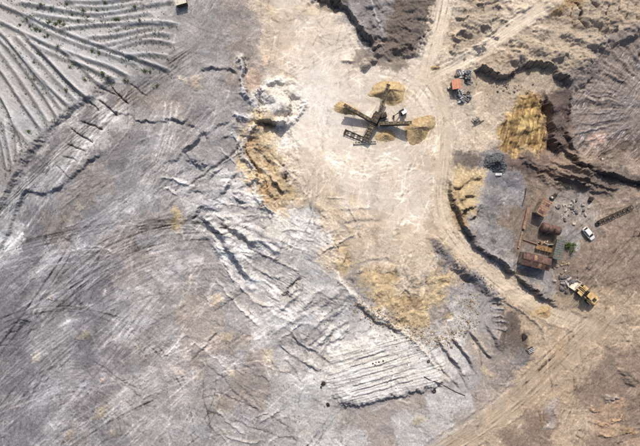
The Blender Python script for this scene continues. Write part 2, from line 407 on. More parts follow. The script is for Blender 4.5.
# ochre face, fluted
fl = ridged((U + 0.22 * V) / 7 + 0.25 * warpA, V / 60 + 0.2 * warpB, 3, 91, 0.45)
stp = (V - 96 + 0.25 * (U - 525) + 6 * warpA) / 13.0
Z += m_yel * (2.0 * (fl - 0.6) + 1.3 - 1.0 * (np.floor(stp) + sstep(0.55, 0.95, stp - np.floor(stp))) * 0.55 + 1.1 * fbm(U / 14, V / 14, 3, 97))
fq = fbm((U + 0.22 * V) / 4, V / 26, 4, 93, 0.6)
C += (m_yel * 0.9)[..., None] * (alb(150, 114, 62) - C)
C += (m_yel * 0.85 * sstep(-0.15, 0.25, fq))[..., None] * (alb(212, 178, 104) - C)
# top: crevice along the dark hills
scarp([(318, -6), (326, 3), (337, 1), (347, 7), (354, 16), (360, 28), (365, 38), (373, 46), (380, 50)], 2.8, 1.2, 10, 1.4, alb(74, 68, 68), 0.6, 2.4, 4)  # crevice shadow deepened by dark colour on the face
m = region([(350, -40), (372, -40), (378, 10), (386, 40), (376, 42), (362, 22), (352, 6)], 2); C += (m * 0.8)[..., None] * (alb(128, 120, 120) - C)
ridge([(366, -20), (371, 2), (376, 18), (383, 36)], 0.5, 1.0, 0.5, alb(206, 202, 200), 0.65, 1.0)
for u_, v_, ru, rv, h, r in [(366, 66, 8, 5, 2.2, -0.4), (372, 60, 5, 4, 1.6, 0), (378, 54, 7, 4, 1.2, 0.4), (396, 50, 9, 6, 1.4, 0.2), (406, 46, 9, 6, 1.2, -0.5)]:
    mound(u_, v_, ru, rv, h, r, alb(112, 98, 88), 0.7)
ridge([(340, 60), (348, 63), (357, 60)], 0.8, 1.6, 1.0, alb(160, 126, 96), 0.7, 2.2)
ridge([(370, 48), (380, 46), (388, 44)], 0.7, 1.2, 1.0, alb(206, 180, 150), 0.6, 1.4)
# left of the plaza: ash blob and ochre face
for u_, v_, ru, rv, h in [(268, 96, 12, 10, 2.6), (282, 106, 13, 12, 2.8), (270, 112, 12, 8, 2.2), (292, 92, 9, 7, 1.4), (258, 128, 8, 8, 1.2)]:
    mound(u_, v_, ru, rv, h, 0.3)
scarp([(254, 122), (262, 119), (270, 121), (279, 126), (288, 122)], 3.4, 1.3, 7, 1.0, alb(80, 66, 56), 0.6, 2.2, 4)  # shade under the ash ridge put into the face colour
scarp([(262, 92), (266, 84), (276, 80), (290, 78), (300, 84)], -1.0, 1.3, 6, 1.0)
for p in [[(250, 128), (246, 140), (247, 152), (254, 164), (266, 172)], [(268, 172), (276, 186), (284, 196)], [(262, 176), (268, 190), (276, 200)], [(280, 160), (288, 172), (284, 184)]]:
    scarp(p, 1.6, 1.5, 6, 1.4, alb(140, 104, 62), 0.55, 2.6)
for p, h, w2 in [([(238, 50), (244, 66), (240, 82), (247, 96), (256, 104)], 0.9, 2.6), ([(258, 100), (262, 86), (274, 80), (288, 82)], 1.2, 3.0), ([(256, 122), (247, 134), (240, 148), (246, 162), (256, 172)], 1.2, 2.8),
                 ([(258, 174), (254, 190), (262, 204), (278, 213)], 0.9, 2.4), ([(232, 112), (244, 118), (256, 116)], 1.0, 2.4), ([(274, 126), (290, 122), (302, 112), (304, 98)], 1.2, 3.2), ([(228, 132), (238, 142), (240, 156)], 0.8, 2.2)]:
    ridge(p, h, w2, 1.7, alb(212, 209, 206), 0.75, w2 * 1.15, 7)
for u_, v_, a_, b_ in [(252, 140, 6, 10), (262, 152, 8, 9), (270, 166, 8, 7), (268, 190, 9, 9), (276, 204, 12, 6), (258, 128, 7, 6)]:
    mound(u_, v_, a_, b_, -0.7, 0.2, alb(178, 142, 92), 0.7, 1.6, 2.4)
for p, h in [([(240, 52), (246, 66), (242, 80), (248, 92), (256, 100)], 1.2), ([(236, 118), (242, 132), (240, 146), (246, 158), (256, 170), (262, 184), (258, 198), (268, 208), (284, 214)], 1.6),
             ([(300, 214), (318, 222), (330, 232), (340, 250), (346, 268)], 1.2), ([(262, 86), (258, 98), (262, 110), (256, 120)], 1.4), ([(278, 90), (290, 98), (294, 110), (286, 120)], 1.2)]:
    scarp(p[::-1], h, 1.6, 7, 1.8, alb(150, 134, 112), 0.4, 2.2, 8, 0.8)
mound(285, 172, 7, 6, 1.2, 0, alb(126, 112, 98), 0.7)
# ochre slope right of the road
for p in [[(452, 190), (462, 184), (474, 180), (486, 176)], [(455, 205), (464, 200), (476, 192)], [(458, 216), (468, 208), (478, 206)], [(470, 222), (476, 214), (480, 205)]]:
    scarp(p, 1.8, 1.4, 5, 1.5, alb(120, 94, 62), 0.6, 2.4)
# heaps between the two roads
for (u_, v_, r) in [(462, 36, 7), (476, 44, 7), (470, 24, 6), (484, 30, 6), (456, 50, 6), (488, 18, 7), (470, 56, 5), (460, 14, 7), (494, 34, 5), (478, 8, 6), (502, 24, 5), (498, 8, 6)]:
    a0 = rng.uniform(0, 6)
    ridge([(u_ + r * math.cos(a0 + t), v_ + 0.7 * r * math.sin(a0 + t)) for t in np.linspace(0, rng.uniform(2, 4.4), 7)], 0.8, 1.3, 1.4, alb(178, 156, 128), 0.5, 1.5)
    mound(u_, v_, r, r * 0.7, -0.15, 0, alb(134, 124, 114), 0.5)
# folds at the top right corner
for k in range(11):
    x0 = 572 + k * 9 + rng.uniform(-2, 2)
    scarp([(x0 + 6, -20), (x0 + 2, 0), (x0 - 2, 16), (x0 + 2, 34)], rng.uniform(-1.6, -0.5), 1.4, 4, 1.0, alb(140, 120, 98), 0.35, 1.5)
for p in [[(574, -2), (580, 6), (583, 16)], [(590, -2), (596, 5), (598, 12)], [(582, 10), (580, 20), (586, 28)]]:
    ridge(p, -1.6, 1.2, 1.0, DKB, 0.5, 1.2)
mound(556, 4, 14, 14, 2.0, 0, alb(166, 134, 80), 0.7)
for u_, v_, a_, b_, h in [(516, 58, 15, 9, 2.0), (536, 48, 16, 10, 1.8), (560, 56, 15, 12, 2.2), (584, 62, 14, 14, 2.2), (596, 44, 15, 10, 1.6), (570, 36, 16, 9, 1.6), (544, 32, 14, 9, 1.5), (520, 42, 12, 8, 1.3), (612, 22, 16, 10, 1.6), (590, 22, 12, 9, 1.2), (632, 28, 14, 9, 1.4), (466, 30, 10, 9, 1.2), (480, 46, 11, 8, 1.3), (486, 20, 11, 9, 1.2)]:
    mound(u_, v_, a_, b_, h, rng.uniform(-0.5, 0.5), None, 0, 1.2, 1.6)
# ochre slope below the plaza
for k in range(26):
    u_, v_ = rng.uniform(366, 452), rng.uniform(262, 336)
    if v_ > 338 - abs(u_ - 420) * 0.4 or v_ > 300 + (u_ - 366) * 0.9: continue
    mound(u_, v_, rng.uniform(3, 7), rng.uniform(3, 6), rng.uniform(-0.9, 0.9), rng.uniform(0, 3), [alb(180, 150, 102), alb(206, 178, 130), alb(162, 134, 94)][k % 3], 0.5)
for u_, v_, r in [(352, 200, 8), (335, 214, 9), (350, 230, 8), (345, 248, 8), (402, 232, 9), (410, 226, 6), (360, 272, 8), (330, 196, 8), (395, 300, 9), (430, 298, 9), (378, 296, 10), (410, 314, 10), (436, 288, 8), (300, 205, 9), (283, 212, 10), (318, 208, 7)]:
    mound(u_, v_, r, r * 0.8, rng.uniform(-0.3, 0.5), rng.uniform(0, 3), alb(198, 170, 126), 0.5)
for x0, v0, v1 in [(375, 226, 275), (398, 226, 250), (360, 232, 262), (412, 262, 300), (427, 286, 306)]:
    ridge([(x0, v0), (x0 + 1, (v0 + v1) / 2), (x0 + 3, v1)], -0.15, 1.8, 1.2, alb(168, 144, 118), 0.5, 2.4)
for u_, v_, a_, b_, c_ in [(392, 93, 24, 17, (200, 174, 130)), (349, 110, 17, 9, (192, 166, 120)), (421, 129, 22, 17, (196, 170, 128)), (386, 137, 16, 8, (198, 172, 128)), (543, 312, 14, 8, (186, 156, 112))]:
    mound(u_, v_, a_, b_, 0.0, 0, alb(*c_), 0.85, 1.6, 2.6)
mound(462, 86, 17, 20, 0, -.3, alb(150, 138, 126), 0.6, 1.6, 1.5)
# odd pale and ochre patches on the plain
for u_, v_, a_, b_, r, c_ in [(51, 299, 4, 2.6, 0, (214, 204, 186)), (103, 293, 5, 2.6, -.3, (204, 196, 186)), (137, 346, 4, 3.6, 0, (214, 196, 176)), (144, 360, 3.5, 3, 0, (212, 188, 160)),
                              (36, 358, 6, 4.5, -.6, (214, 196, 166)), (71, 435, 9, 6, -.9, (176, 146, 108)), (103, 411, 11, 5, -.6, (186, 168, 128)), (114, 432, 5, 6, 0, (168, 150, 120)),
                              (82, 336, 10, 4, -.2, (176, 160, 124)), (215, 300, 9, 11, .7, (206, 184, 148)), (226, 338, 9, 6, .3, (204, 184, 148)), (232, 375, 7, 4, .5, (214, 196, 160)),
                              (268, 356, 9, 8, 0, (214, 198, 164)), (226, 432, 12, 3.4, -.2, (150, 142, 112)), (16, 408, 4, 3, 0, (156, 132, 116)), (183, 222, 5, 8, .3, (186, 164, 130)),
                              (183, 78, 8, 3, .1, (220, 200, 170)), (196, 80, 8, 8, 0, (194, 170, 140)), (420, 420, 9, 6, -.4, (176, 156, 110)), (404, 402, 8, 4, 0, (206, 192, 170)),
                              (104, 380, 4, 3, 0, (180, 152, 128)), (132, 400, 4, 5, 0, (160, 142, 122)), (80, 210, 9, 4, -.8, (214, 196, 170)), (62, 222, 12, 4, -.8, (190, 166, 138)),
                              (50, 262, 10, 8, 0, (166, 162, 162)), (45, 280, 14, 9, -.6, (168, 166, 168)), (272, 12, 12, 6, .8, (206, 178, 130)), (266, 60, 12, 6, -.4, (212, 180, 150)), (304, 10, 20, 8, 0, (214, 190, 150)),
                              (480, 348, 8, 6, .6, (204, 186, 160)), (488, 374, 9, 7, .4, (196, 176, 140)), (505, 372, 8, 10, 0, (140, 128, 122)), (540, 420, 16, 9, -.6, (150, 122, 98)),
                              (610, 412, 20, 12, -.2, (180, 150, 120)), (614, 432, 16, 8, 0, (178, 150, 116)), (560, 350, 14, 7, -1.1, (190, 156, 112)), (556, 412, 12, 5, -.7, (170, 160, 158)),
                              (548, 425, 9, 4, -.7, (178, 168, 162)), (620, 402, 8, 6, 0, (196, 156, 120)), (552, 404, 14, 5, -.8, (184, 178, 180))]:
    mound(u_, v_, a_, b_, 0.25, r, alb(*c_), 0.55, 1.6, 2.2)
for u_, v_, a_, b_, h, r, c_ in [(70, 242, 8, 5, -.5, .7, (126, 112, 104)), (22, 326, 16, 2.6, -.7, -.5, (104, 98, 104)), (612, 398, 11, 5, 1.2, .3, (146, 142, 140)), (630, 376, 14, 8, 1.2, .6, (134, 116, 100)),
                                 (602, 424, 8, 3, .7, .2, (180, 146, 100)), (618, 420, 9, 3, .7, -.2, (186, 150, 104)), (630, 432, 9, 3, .7, .2, (180, 142, 96)), (606, 436, 9, 3, .7, 0, (176, 140, 100)),
                                 (596, 410, 7, 3, .7, .4, (178, 140, 104)), (530, 358, 9, 7, .5, 0, (112, 108, 112)), (500, 345, 7, 10, .5, .3, (122, 112, 106)), (30, 262, 10, 20, -.3, .5, (122, 114, 118)),
                                 (515, 180, 12, 9, .3, 0, (120, 116, 124)), (494, 200, 14, 10, .3, 0, (128, 124, 132)), (372, 205, 6, 10, .1, 0, (178, 168, 160)), (210, 205, 14, 6, .9, .2, (136, 134, 142)),
                                 (192, 158, 10, 7, 1.2, .2, (134, 130, 134)), (200, 164, 6, 4, 1.2, .2, (120, 116, 122)), (240, 200, 14, 7, .8, .2, (140, 138, 146)), (530, 225, 8, 14, 0, .3, (128, 108, 94)),
                                 (545, 172, 10, 6, .2, .3, (150, 116, 92)), (625, 225, 26, 18, 0, 0, (146, 126, 112)), (545, 262, 30, 12, 0, .3, (134, 124, 118))]:
    mound(u_, v_, a_, b_, h, r, alb(*c_), 0.6, 1.6, 2.0)

# ---- detail: bulldozed streaks, clods, crusts
base_d = (1 - 0.85 * np.maximum(m_road, m_plaza)) * fade
m_ash = np.clip(1 - m_terr - m_plaza - m_dark - m_hill - m_fan - m_yel - m_yard - m_road, 0, 1) * sstep(470, 380, U + 0.2 * V)
bend = F(30) * fbm(U / 140, V / 140, 2, 99)
pm = sstep(-0.25, 0.3, fbm(U / 42, V / 42, 3, 98))
UB, VB = U + 0.4 * bend, V + bend
_c, _s = F(math.cos(math.radians(-43))), F(math.sin(math.radians(-43)))
rr = np.hypot((U - 76) / 1.15, V - 432); ml = 1 - sstep(45, 80, rr)
sA = (((UB * _c + VB * _s) * (1 - ml) + ml * np.arctan2(V - 432, U - 76) * 60) / F(30), ((-UB * _s + VB * _c) * (1 - ml) + ml * rr) / F(3.2))
_dummy = rotc(-43, 26, 2.3)                      # the long drag direction of the left plain
qx = sA[0] + 0.8 * warpA; qy = sA[1] + 0.8 * warpB
s1 = ridged(qx, qy, 3, 101); s2 = fbm(qx * 1.7, qy * 1.7, 4, 111)
left = sstep(330, 150, U + 0.35 * V) * m_ash
Z += left * pm * (0.12 * (s1 - 0.5) + 0.07 * s2)
right_flow = np.clip(m_flow + 0.5 * m_ash * (1 - left), 0, 1)
sB = rotc(31, 24, 2.4)
s3 = ridged(sB[0] + 0.7 * warpA, sB[1] + 0.7 * warpB, 3, 121)
Z += right_flow * pm * 0.40 * (s3 - 0.5)
n1 = ridged(UW / 22, VW / 22, 4, 131, 0.45); n2 = fbm(UW / 5, VW / 5, 4, 141, 0.6)
Z += base_d * (0.5 * (n1 - 0.5) + 0.13 * n2) * (1 - 0.6 * m_terr) * (1 - 0.35 * left)
hn = 0.9 * fbm(U / 34 + 0.9 * warpB, V / 20 + 0.9 * warpA, 3, 151, 0.36) + 0.16 * (ridged((U - 0.3 * V) / 9 + warpA, (V + 0.3 * U) / 22 + 0.8 * warpB, 3, 155) - 0.5)
Z += m_hill * (1.4 * hn) * (1 - m_road) + m_dark * (1.5 * fbm(U / 22 + 0.8 * warpA, V / 12 + 0.6 * warpB, 3, 161, 0.42) + 0.4 * ridged((U + V) / 30, (V - U) / 6 + warpA, 2, 163))
fa = rotc(-52, 34, 2.0)
fs = ridged(fa[0] + 0.6 * warpA, fa[1] + 0.6 * warpB, 3, 171)
th = np.arctan2(V - 112, U - 668); fr = np.hypot(U - 668, V - 112)
gl = ridged(th * 9 + 0.5 * warpA, fr / 70 + 0.3 * warpB, 3, 175, 0.45)
gm = m_fan * sstep(30, 62, fr)
Z += m_fan * 0.30 * (fs - 0.5) + gm * 0.9 * (gl - 0.5) + m_fan * 1.6 * np.exp(-(fr / 70) ** 2)
C *= (1 + gm * 0.5 * (gl - 0.55))[..., None]
yn = ridged(UW / 11, VW / 11, 4, 181)
Z += m_yard * (0.35 * (yn - 0.5)) * 0.8
pl = np.maximum(m_plaza, m_road)
Z += pl * (0.07 * fbm(U / 6, V / 6, 4, 191)) + m_road * 0.10 * rut

# windrows and drag marks left by blades
LTC = [alb(206, 201, 194), alb(188, 182, 178), alb(124, 118, 118), alb(176, 168, 160)]
for k in range(230):
    u, v = rng.uniform(-40, 360), rng.uniform(90, 490)
    j_, i_ = np.searchsorted(gv, v), np.searchsorted(gu, u)
    if m_ash[j_, i_] < 0.4: continue
    if m_flow[j_, i_] > 0.4 or (u > 190 and k % 3): a_ = rng.normal(31, 10) if u - v < 0 and u < 290 else rng.normal(-36, 9)
    else: a_ = rng.normal(-45, 12)
    if u > 200 and v < 230: a_ = rng.normal(25, 22)
    a_ = math.radians(a_); ln = rng.uniform(10, 46); cv_ = rng.normal(0, 0.25)
    p = [(u + t * math.cos(a_ + cv_ * t / ln), v + t * math.sin(a_ + cv_ * t / ln)) for t in np.linspace(0, ln, 4)]
    big = 1.0 if u > 180 else 0.6
    ridge(p, big * rng.uniform(0.1, 0.55) * (1 if k % 4 != 2 else -1), rng.uniform(0.8, 1.7), 0.7, LTC[k % 4], rng.uniform(0.25, 0.6), None, 6, 1)
# ---- tyre tracks, scraped into the plain and the plaza
TR = np.zeros((NV, NU), F)
def track(p, amp, gauge=3.0):
    d = np.gradient(p, axis=0); l = np.hypot(d[:, 0], d[:, 1]) + 1e-6
    nx, ny = -d[:, 1] / l, d[:, 0] / l
    for o in (-gauge, gauge) if gauge else (0,):
        for o2 in (-0.35, 0.35):
            a = ((p[:, 0] + nx * (o + o2) - cu[0]) / STEP + 0.5).astype(int) + len(ext)
            b = ((p[:, 1] + ny * (o + o2) - cv[0]) / STEP + 0.5).astype(int) + len(ext)
            ok = (a > 1) & (a < NU - 2) & (b > 1) & (b < NV - 2)
            key = np.unique(b[ok] * NU + a[ok])
            TR.reshape(-1)[key] += amp
def walk(u, v, head, n, curv):
    hd = head + np.cumsum(np.full(n, curv) + rng.normal(0, 0.004, n))
    return np.stack([u + np.cumsum(np.cos(hd)) * 0.6, v + np.cumsum(np.sin(hd)) * 0.6], 1)
for k in range(34):                           # bundles of long sweeping tracks, lower left to centre
    u, v = rng.uniform(-60, 120), rng.uniform(230, 500); h = math.radians(rng.normal(-44, 8)); cvr = rng.normal(0.0008, 0.0016); n_ = int(rng.uniform(260, 520)); sg = rng.choice([-0.8, 0.9, 0.8])
    p0 = walk(u, v, h, n_, cvr)
    for j in range(rng.integers(2, 6)):
        track(p0 + np.array([[rng.normal(0, 4), rng.normal(0, 4)]]), sg * rng.uniform(0.6, 1.0), rng.choice([0, 2.6, 3.2]))
TRL = TR.copy()
for k in range(240):                          # the plain: along the drag direction
    u, v = rng.uniform(-60, 300), rng.uniform(120, 510)
    if u - 0.2 * v > 190: continue
    h = math.radians(-45 + rng.normal(0, 22)) + (math.pi if k % 2 else 0)
    track(walk(u, v, h, int(rng.uniform(40, 190)), rng.normal(0, 0.006)), rng.choice([-0.55, 0.75, 0.6]), rng.choice([0, 2.6, 3.2]))
for k in range(300):                          # the plain: short criss-cross scrapes
    u, v = rng.uniform(-60, 330), rng.uniform(200, 510)
    track(walk(u, v, rng.uniform(0, 6.3), int(rng.uniform(15, 60)), rng.normal(0, 0.025)), rng.choice([-0.5, 0.7]), rng.choice([0, 0, 2.8]))
for k in range(26):                           # arcs of turning machines, bottom left
    r = rng.uniform(14, 66); a0 = rng.uniform(3.0, 4.2); a1 = a0 + rng.uniform(0.9, 2.6)
    t = np.arange(a0, a1, 0.5 / r)
    track(np.stack([76 + r * 1.15 * np.cos(t), 432 + r * np.sin(t)], 1), rng.choice([-0.5, 0.6, 0.6]), rng.choice([0, 2.4]))
for k in range(130):                          # round the screening plant and across the plaza
    if k % 4 == 1:
        r = rng.uniform(26, 72); a0 = rng.uniform(0, 6.3); t = np.arange(a0, a0 + rng.uniform(0.6, 2.2), 0.5 / r)
        p = np.stack([372 + rng.normal(0, 9) + (r + 3 * t) * 1.05 * np.cos(t), 122 + rng.normal(0, 9) + (r + 3 * t) * np.sin(t)], 1)
    else:
        p = walk(rng.uniform(270, 450), rng.uniform(0, 240), rng.uniform(0, 6.3), int(rng.uniform(60, 200)), rng.normal(0, 0.010))
    track(p, rng.choice([-0.35, 0.45, 0.4]), rng.choice([2.6, 3.2]))
for k in range(110):                          # the brown yard at the right and the junction
    h = math.radians(rng.choice([-50, 130, 20, -25]) + rng.normal(0, 14))
    track(walk(rng.uniform(560, 690), rng.uniform(200, 480), h, int(rng.uniform(60, 220)), rng.normal(0, 0.007)), rng.choice([-0.5, 0.5]), rng.choice([0, 2.6, 3.2]))
for pts, hw in ROADS:                         # along the roads
    p = smooth_poly(pts, 4)
    seg = np.concatenate([[0], np.cumsum(np.hypot(*np.diff(p, axis=0).T))])
    t = np.arange(0, seg[-1], 0.5)
    q = np.stack([np.interp(t, seg, p[:, 0]), np.interp(t, seg, p[:, 1])], 1)
    d = np.gradient(q, axis=0); d /= np.hypot(d[:, 0], d[:, 1])[:, None] + 1e-6
    for k in range(22):
        i0 = int(rng.uniform(0, len(q) * 0.7)); i1 = i0 + int(rng.uniform(80, 300))
        o = rng.uniform(-hw * 0.9, hw * 0.9) + 1.5 * np.sin(t / rng.uniform(30, 60))
        track((q + np.stack([-d[:, 1], d[:, 0]], 1) * o[:, None])[i0:i1], rng.choice([-0.6, 0.6]), 0)
def blur(a):
    b = a.copy(); b[1:-1] = 0.25 * a[:-2] + 0.5 * a[1:-1] + 0.25 * a[2:]
    c = b.copy(); c[:, 1:-1] = 0.25 * b[:, :-2] + 0.5 * b[:, 1:-1] + 0.25 * b[:, 2:]
    return c
for k in range(4200):                         # countless short scrapes of blade and bucket
    u, v = rng.uniform(-60, 700), rng.uniform(-60, 510)
    if m_terr[np.searchsorted(gv, v), np.searchsorted(gu, u)] > 0.5: continue
    a_ = -45 if u < 230 - 0.1 * v else (30 if u < 340 and v > 200 else rng.uniform(0, 180))
    track(walk(u, v, math.radians(a_ + rng.normal(0, 24)), int(rng.uniform(8, 34)), rng.normal(0, 0.02)), rng.choice([-0.5, 0.7, 0.5]), 0)
TR = 0.55 * blur(np.clip(TR, -1.2, 1.2)) + 0.45 * np.clip(TR, -1.2, 1.2)
brk = np.clip(0.5 + 1.5 * fbm(U / 16, V / 16, 4, 201, 0.6), 0, 1)      # tracks fade in and out
TRm = TR * brk * fade * (1 - m_terr) * (1 - m_hill * (1 - m_road)) * (1 - m_dark)
TRL = np.clip(TRL, -1, 1) * left * fade
Z -= 0.09 * np.abs(TRm)

# ---- colour of dust, crust and damp
l1 = fbm(U / 60, V / 60, 4, 211); l2 = fbm(UW / 9, VW / 9, 5, 221, 0.62); l3 = fbm(U / 2.2, V / 2.2, 3, 231, 0.7)
qn = 0.45 + 0.75 * sstep(-0.3, 0.35, fbm(U / 30, V / 30, 3, 207))
C *= (1 + 0.16 * l1 + qn * (0.34 * l2 + 0.26 * l3))[..., None]
def patches(x, y, seed, n=4):
    q = fbm(x, y, 3, seed, 0.45) * n
    f_ = q - np.floor(q)
    return (np.floor(q) + sstep(0.8, 1.0, f_)) / n
C *= (1 + (m_ash + 0.7 * m_yard + 0.4 * pl) * (0.42 - 0.16 * left) * patches(UW / 24, VW / 24, 213))[..., None]
C *= (1 + left * 0.36 * patches(sA[0] * 0.7 + 0.5 * warpA, sA[1] * 0.30 + 0.5 * warpB, 217))[..., None]
warm = fbm(U / 34, V / 34, 4, 241)
C *= 1 + (fade * (0.09 - 0.04 * left) * warm)[..., None] * np.array([1.0, 0.15, -1.0], F)
C *= (1 + left * (0.25 + 0.75 * pm) * (0.38 * s2 + 0.14 * (s1 - 0.5)))[..., None]
wet = left * sstep(0.12, 0.55, fbm(qx * 0.8, qy * 0.7, 4, 251)); C *= (1 - 0.22 * wet)[..., None]
rusty = 0.55 * left * sstep(0.16, 0.6, fbm(qx * 0.5, qy * 0.6, 3, 261)) ; C += (0.30 * rusty)[..., None] * (alb(158, 136, 120) - C)
C *= (1 + right_flow * 0.30 * (s3 - 0.5))[..., None]
C *= 1 - (left * sstep(120, 230, V + 0.2 * U))[..., None] * np.array([0.22, 0.175, 0.105], F)
salt = (m_ash * (1 - 0.6 * left) + 0.6 * m_yard + 0.8 * m_fan * np.clip(fs, 0, 1)) * sstep(0.22, 0.6, fbm(UW / 7, VW / 7, 5, 271, 0.65)); C += (0.5 * salt)[..., None] * (alb(212, 208, 206) - C)
C *= (1 + m_fan * 0.75 * (fs - 0.55))[..., None]
w_ = m_fan * sstep(0.78, 0.95, ridged(fa[0] * 1.3, fa[1] * 0.9, 2, 281)) * sstep(-0.15, 0.25, fbm(U / 20, V / 20, 2, 283)); C += (0.75 * w_)[..., None] * (alb(206, 202, 204) - C)
C *= (1 + (m_hill + m_dark) * 0.22 * hn)[..., None]
och = (np.clip(region([(372, 288), (446, 276), (456, 300), (450, 330), (420, 344), (380, 318)], 8), 0, 1)) * sstep(0.0, 0.45, fbm(UW / 8, VW / 8, 4, 291)); C += (0.35 * och)[..., None] * (alb(172, 148, 112) - C)
crag = np.clip(region([(366, 284), (446, 268), (462, 300), (452, 336), (420, 346), (376, 316)], 9), 0, 1) + np.clip(region([(246, 124), (272, 122), (300, 150), (306, 200), (270, 212), (250, 180)], 7), 0, 1)
cn = ridged(UW / 9, VW / 9, 4, 293, 0.6)
C *= (1 + crag * (0.55 * fbm(UW / 5, VW / 5, 4, 295, 0.7) + 0.25 * (cn - 0.5)))[..., None]
dk_ = crag * sstep(0.1, 0.5, fbm(UW / 10, VW / 13, 4, 297, 0.6)); C += (0.55 * dk_)[..., None] * (alb(140, 118, 92) - C)
lt_ = crag * sstep(0.15, 0.5, fbm(UW / 12, VW / 12, 4, 298, 0.6)); C += (0.5 * lt_)[..., None] * (alb(212, 196, 168) - C)
Z += crag * 0.55 * (cn - 0.5) * (1 - m_road)
yst = m_yard * sstep(600, 540, U); C *= (1 - yst * (0.20 + 0.35 * sstep(0.05, 0.5, fbm(UW / 13, VW / 13, 4, 299, 0.6))))[..., None]
C *= (1 + pl * 0.10 * fbm(U / 4, V / 4, 4, 301, 0.65) + m_road * 0.16 * rut)[..., None]
C *= (1 + np.where(TRm > 0, 0.70, 0.95) * TRm * (1 - 0.3 * left) + 0.30 * TRL)[..., None]
for (pts, hw), c_ in zip(ROADS, [(224, 206, 179), (224, 206, 179), (212, 192, 163), (186, 164, 137)]):
    w, d, s, arc, tot = dist(pts, hw * 2.2, 0.7)
    paint(w, (1 - sstep(hw * 0.45, hw * 1.15, d + 1.5 * wf1[w])) * (0.75 + 0.5 * rut[w] + 0.5 * TRm[w]), alb(*c_), 0.85 if hw < 12 else 0.45)
    Z[w] += (0.35 * np.exp(-((d - hw * 1.15) / 1.3) ** 2) * (0.5 + fbm(U[w] / 6, V[w] / 6, 2, 305)) * taper(arc, tot, 20)).astype(F)
C += (m_plaza * 0.35 * (0.8 + 0.8 * l2))[..., None] * (alb(210, 191, 166) - C)
C *= (1 + (m_plaza + m_road) * 0.16 * TRm)[..., None]
mW = np.exp(-(((U - 316) / 46) ** 2 + ((V - 106) / 46) ** 2)) ; C += np.clip(mW * 0.75 * (0.75 + l2 + 0.5 * warpA), 0, 0.8)[..., None] * (alb(238, 229, 219) - C)
jr = sstep(460, 540, U) * sstep(270, 330, V) + 0.6 * sstep(560, 600, U) * sstep(195, 215, V) * sstep(330, 300, V)
C *= 1 - np.clip(jr, 0, 1)[..., None] * np.array([0.08, 0.105, 0.13], F)
lum = C @ np.array([0.3, 0.6, 0.1], F)
C = lum[..., None] + (C - lum[..., None]) * 0.80
C = np.clip(C, 0.02, 0.78)
DRAG = np.empty((NV, NU, 3), F)
jn = np.clip(m_yard * (V > 190) + sstep(470, 520, U) * sstep(290, 320, V), 0, 1) * (1 - left)      # yard and junction: tracks run to the lower left
_r1 = rotc(-50, 1, 1)
DRAG[..., 0] = np.where(left > jn, sA[0] * 30, _r1[0]) * F(S); DRAG[..., 1] = np.where(left > jn, sA[1] * 3.2, _r1[1]) * F(S)
DRAG[..., 2] = fade * np.where(left > jn, left * (0.35 + 0.65 * pm), 0.55 * jn)
DET = np.clip(1 - 0.65 * m_plaza - 0.5 * m_road - 0.3 * m_terr, 0.25, 1)

def hz(x, y):
    u = x / S + CU; v = CV - y / S
    i = int(np.clip(np.searchsorted(gu, u) - 1, 0, NU - 2)); j = int(np.clip(np.searchsorted(gv, v) - 1, 0, NV - 2))
    a = float((u - gu[i]) / (gu[i + 1] - gu[i])); b = float((v - gv[j]) / (gv[j + 1] - gv[j]))
    return float((Z[j, i] * (1 - a) + Z[j, i + 1] * a) * (1 - b) + (Z[j + 1, i] * (1 - a) + Z[j + 1, i + 1] * a) * b)

def at(u, v, up=0.0):
    """the point `up` metres over the ground that the photograph shows at pixel (u, v)"""
    z = 0.0
    for _ in range(4):
        k = 1 - (z + up) / H
        x, y = (u - CU) * S * k, (CV - v) * S * k
        z = hz(x, y)
    return x, y, z

def level(u, v, r_u, r_v, z=None, soft=2.0):
    """a graded pad"""
    w = win([(u, v)], max(r_u, r_v) + soft * 2)
    m = (1 - sstep(0, soft, np.maximum(np.abs(U[w] - u) - r_u, np.abs(V[w] - v) - r_v)))
    zz = float(np.median(Z[w])) if z is None else z
    Z[w] += (zz - Z[w]) * m * 0.92
level(543, 240, 26, 34, None, 6)
level(587, 233, 8, 8, None, 4)
level(580, 292, 14, 12, None, 5)
level(376, 120, 20, 16, None, 6)
level(456, 84, 7, 7, None, 4)

# ---- build the ground's sheets: one height field cut along the edges of road, floor, yard, terraces and pit
zone = np.zeros((NV, NU), np.int8)
zone[m_terr > 0.5] = 1
zone[m_plaza > 0.5] = 2
zone[m_fan > 0.5] = 3
zone[m_yard > 0.5] = 4
zone[m_road > 0.5] = 5
X3 = np.empty((NV, NU, 3), F)
X3[..., 0] = (U - CU) * F(S); X3[..., 1] = (CV - V) * F(S); X3[..., 2] = Z

def nt(m):
    m.use_nodes = True
    t = m.node_tree
    for n in list(t.nodes):
        t.nodes.remove(n)
    o = t.nodes.new('ShaderNodeOutputMaterial'); b = t.nodes.new('ShaderNodeBsdfPrincipled')
    t.links.new(b.outputs[0], o.inputs[0])
    return t, b

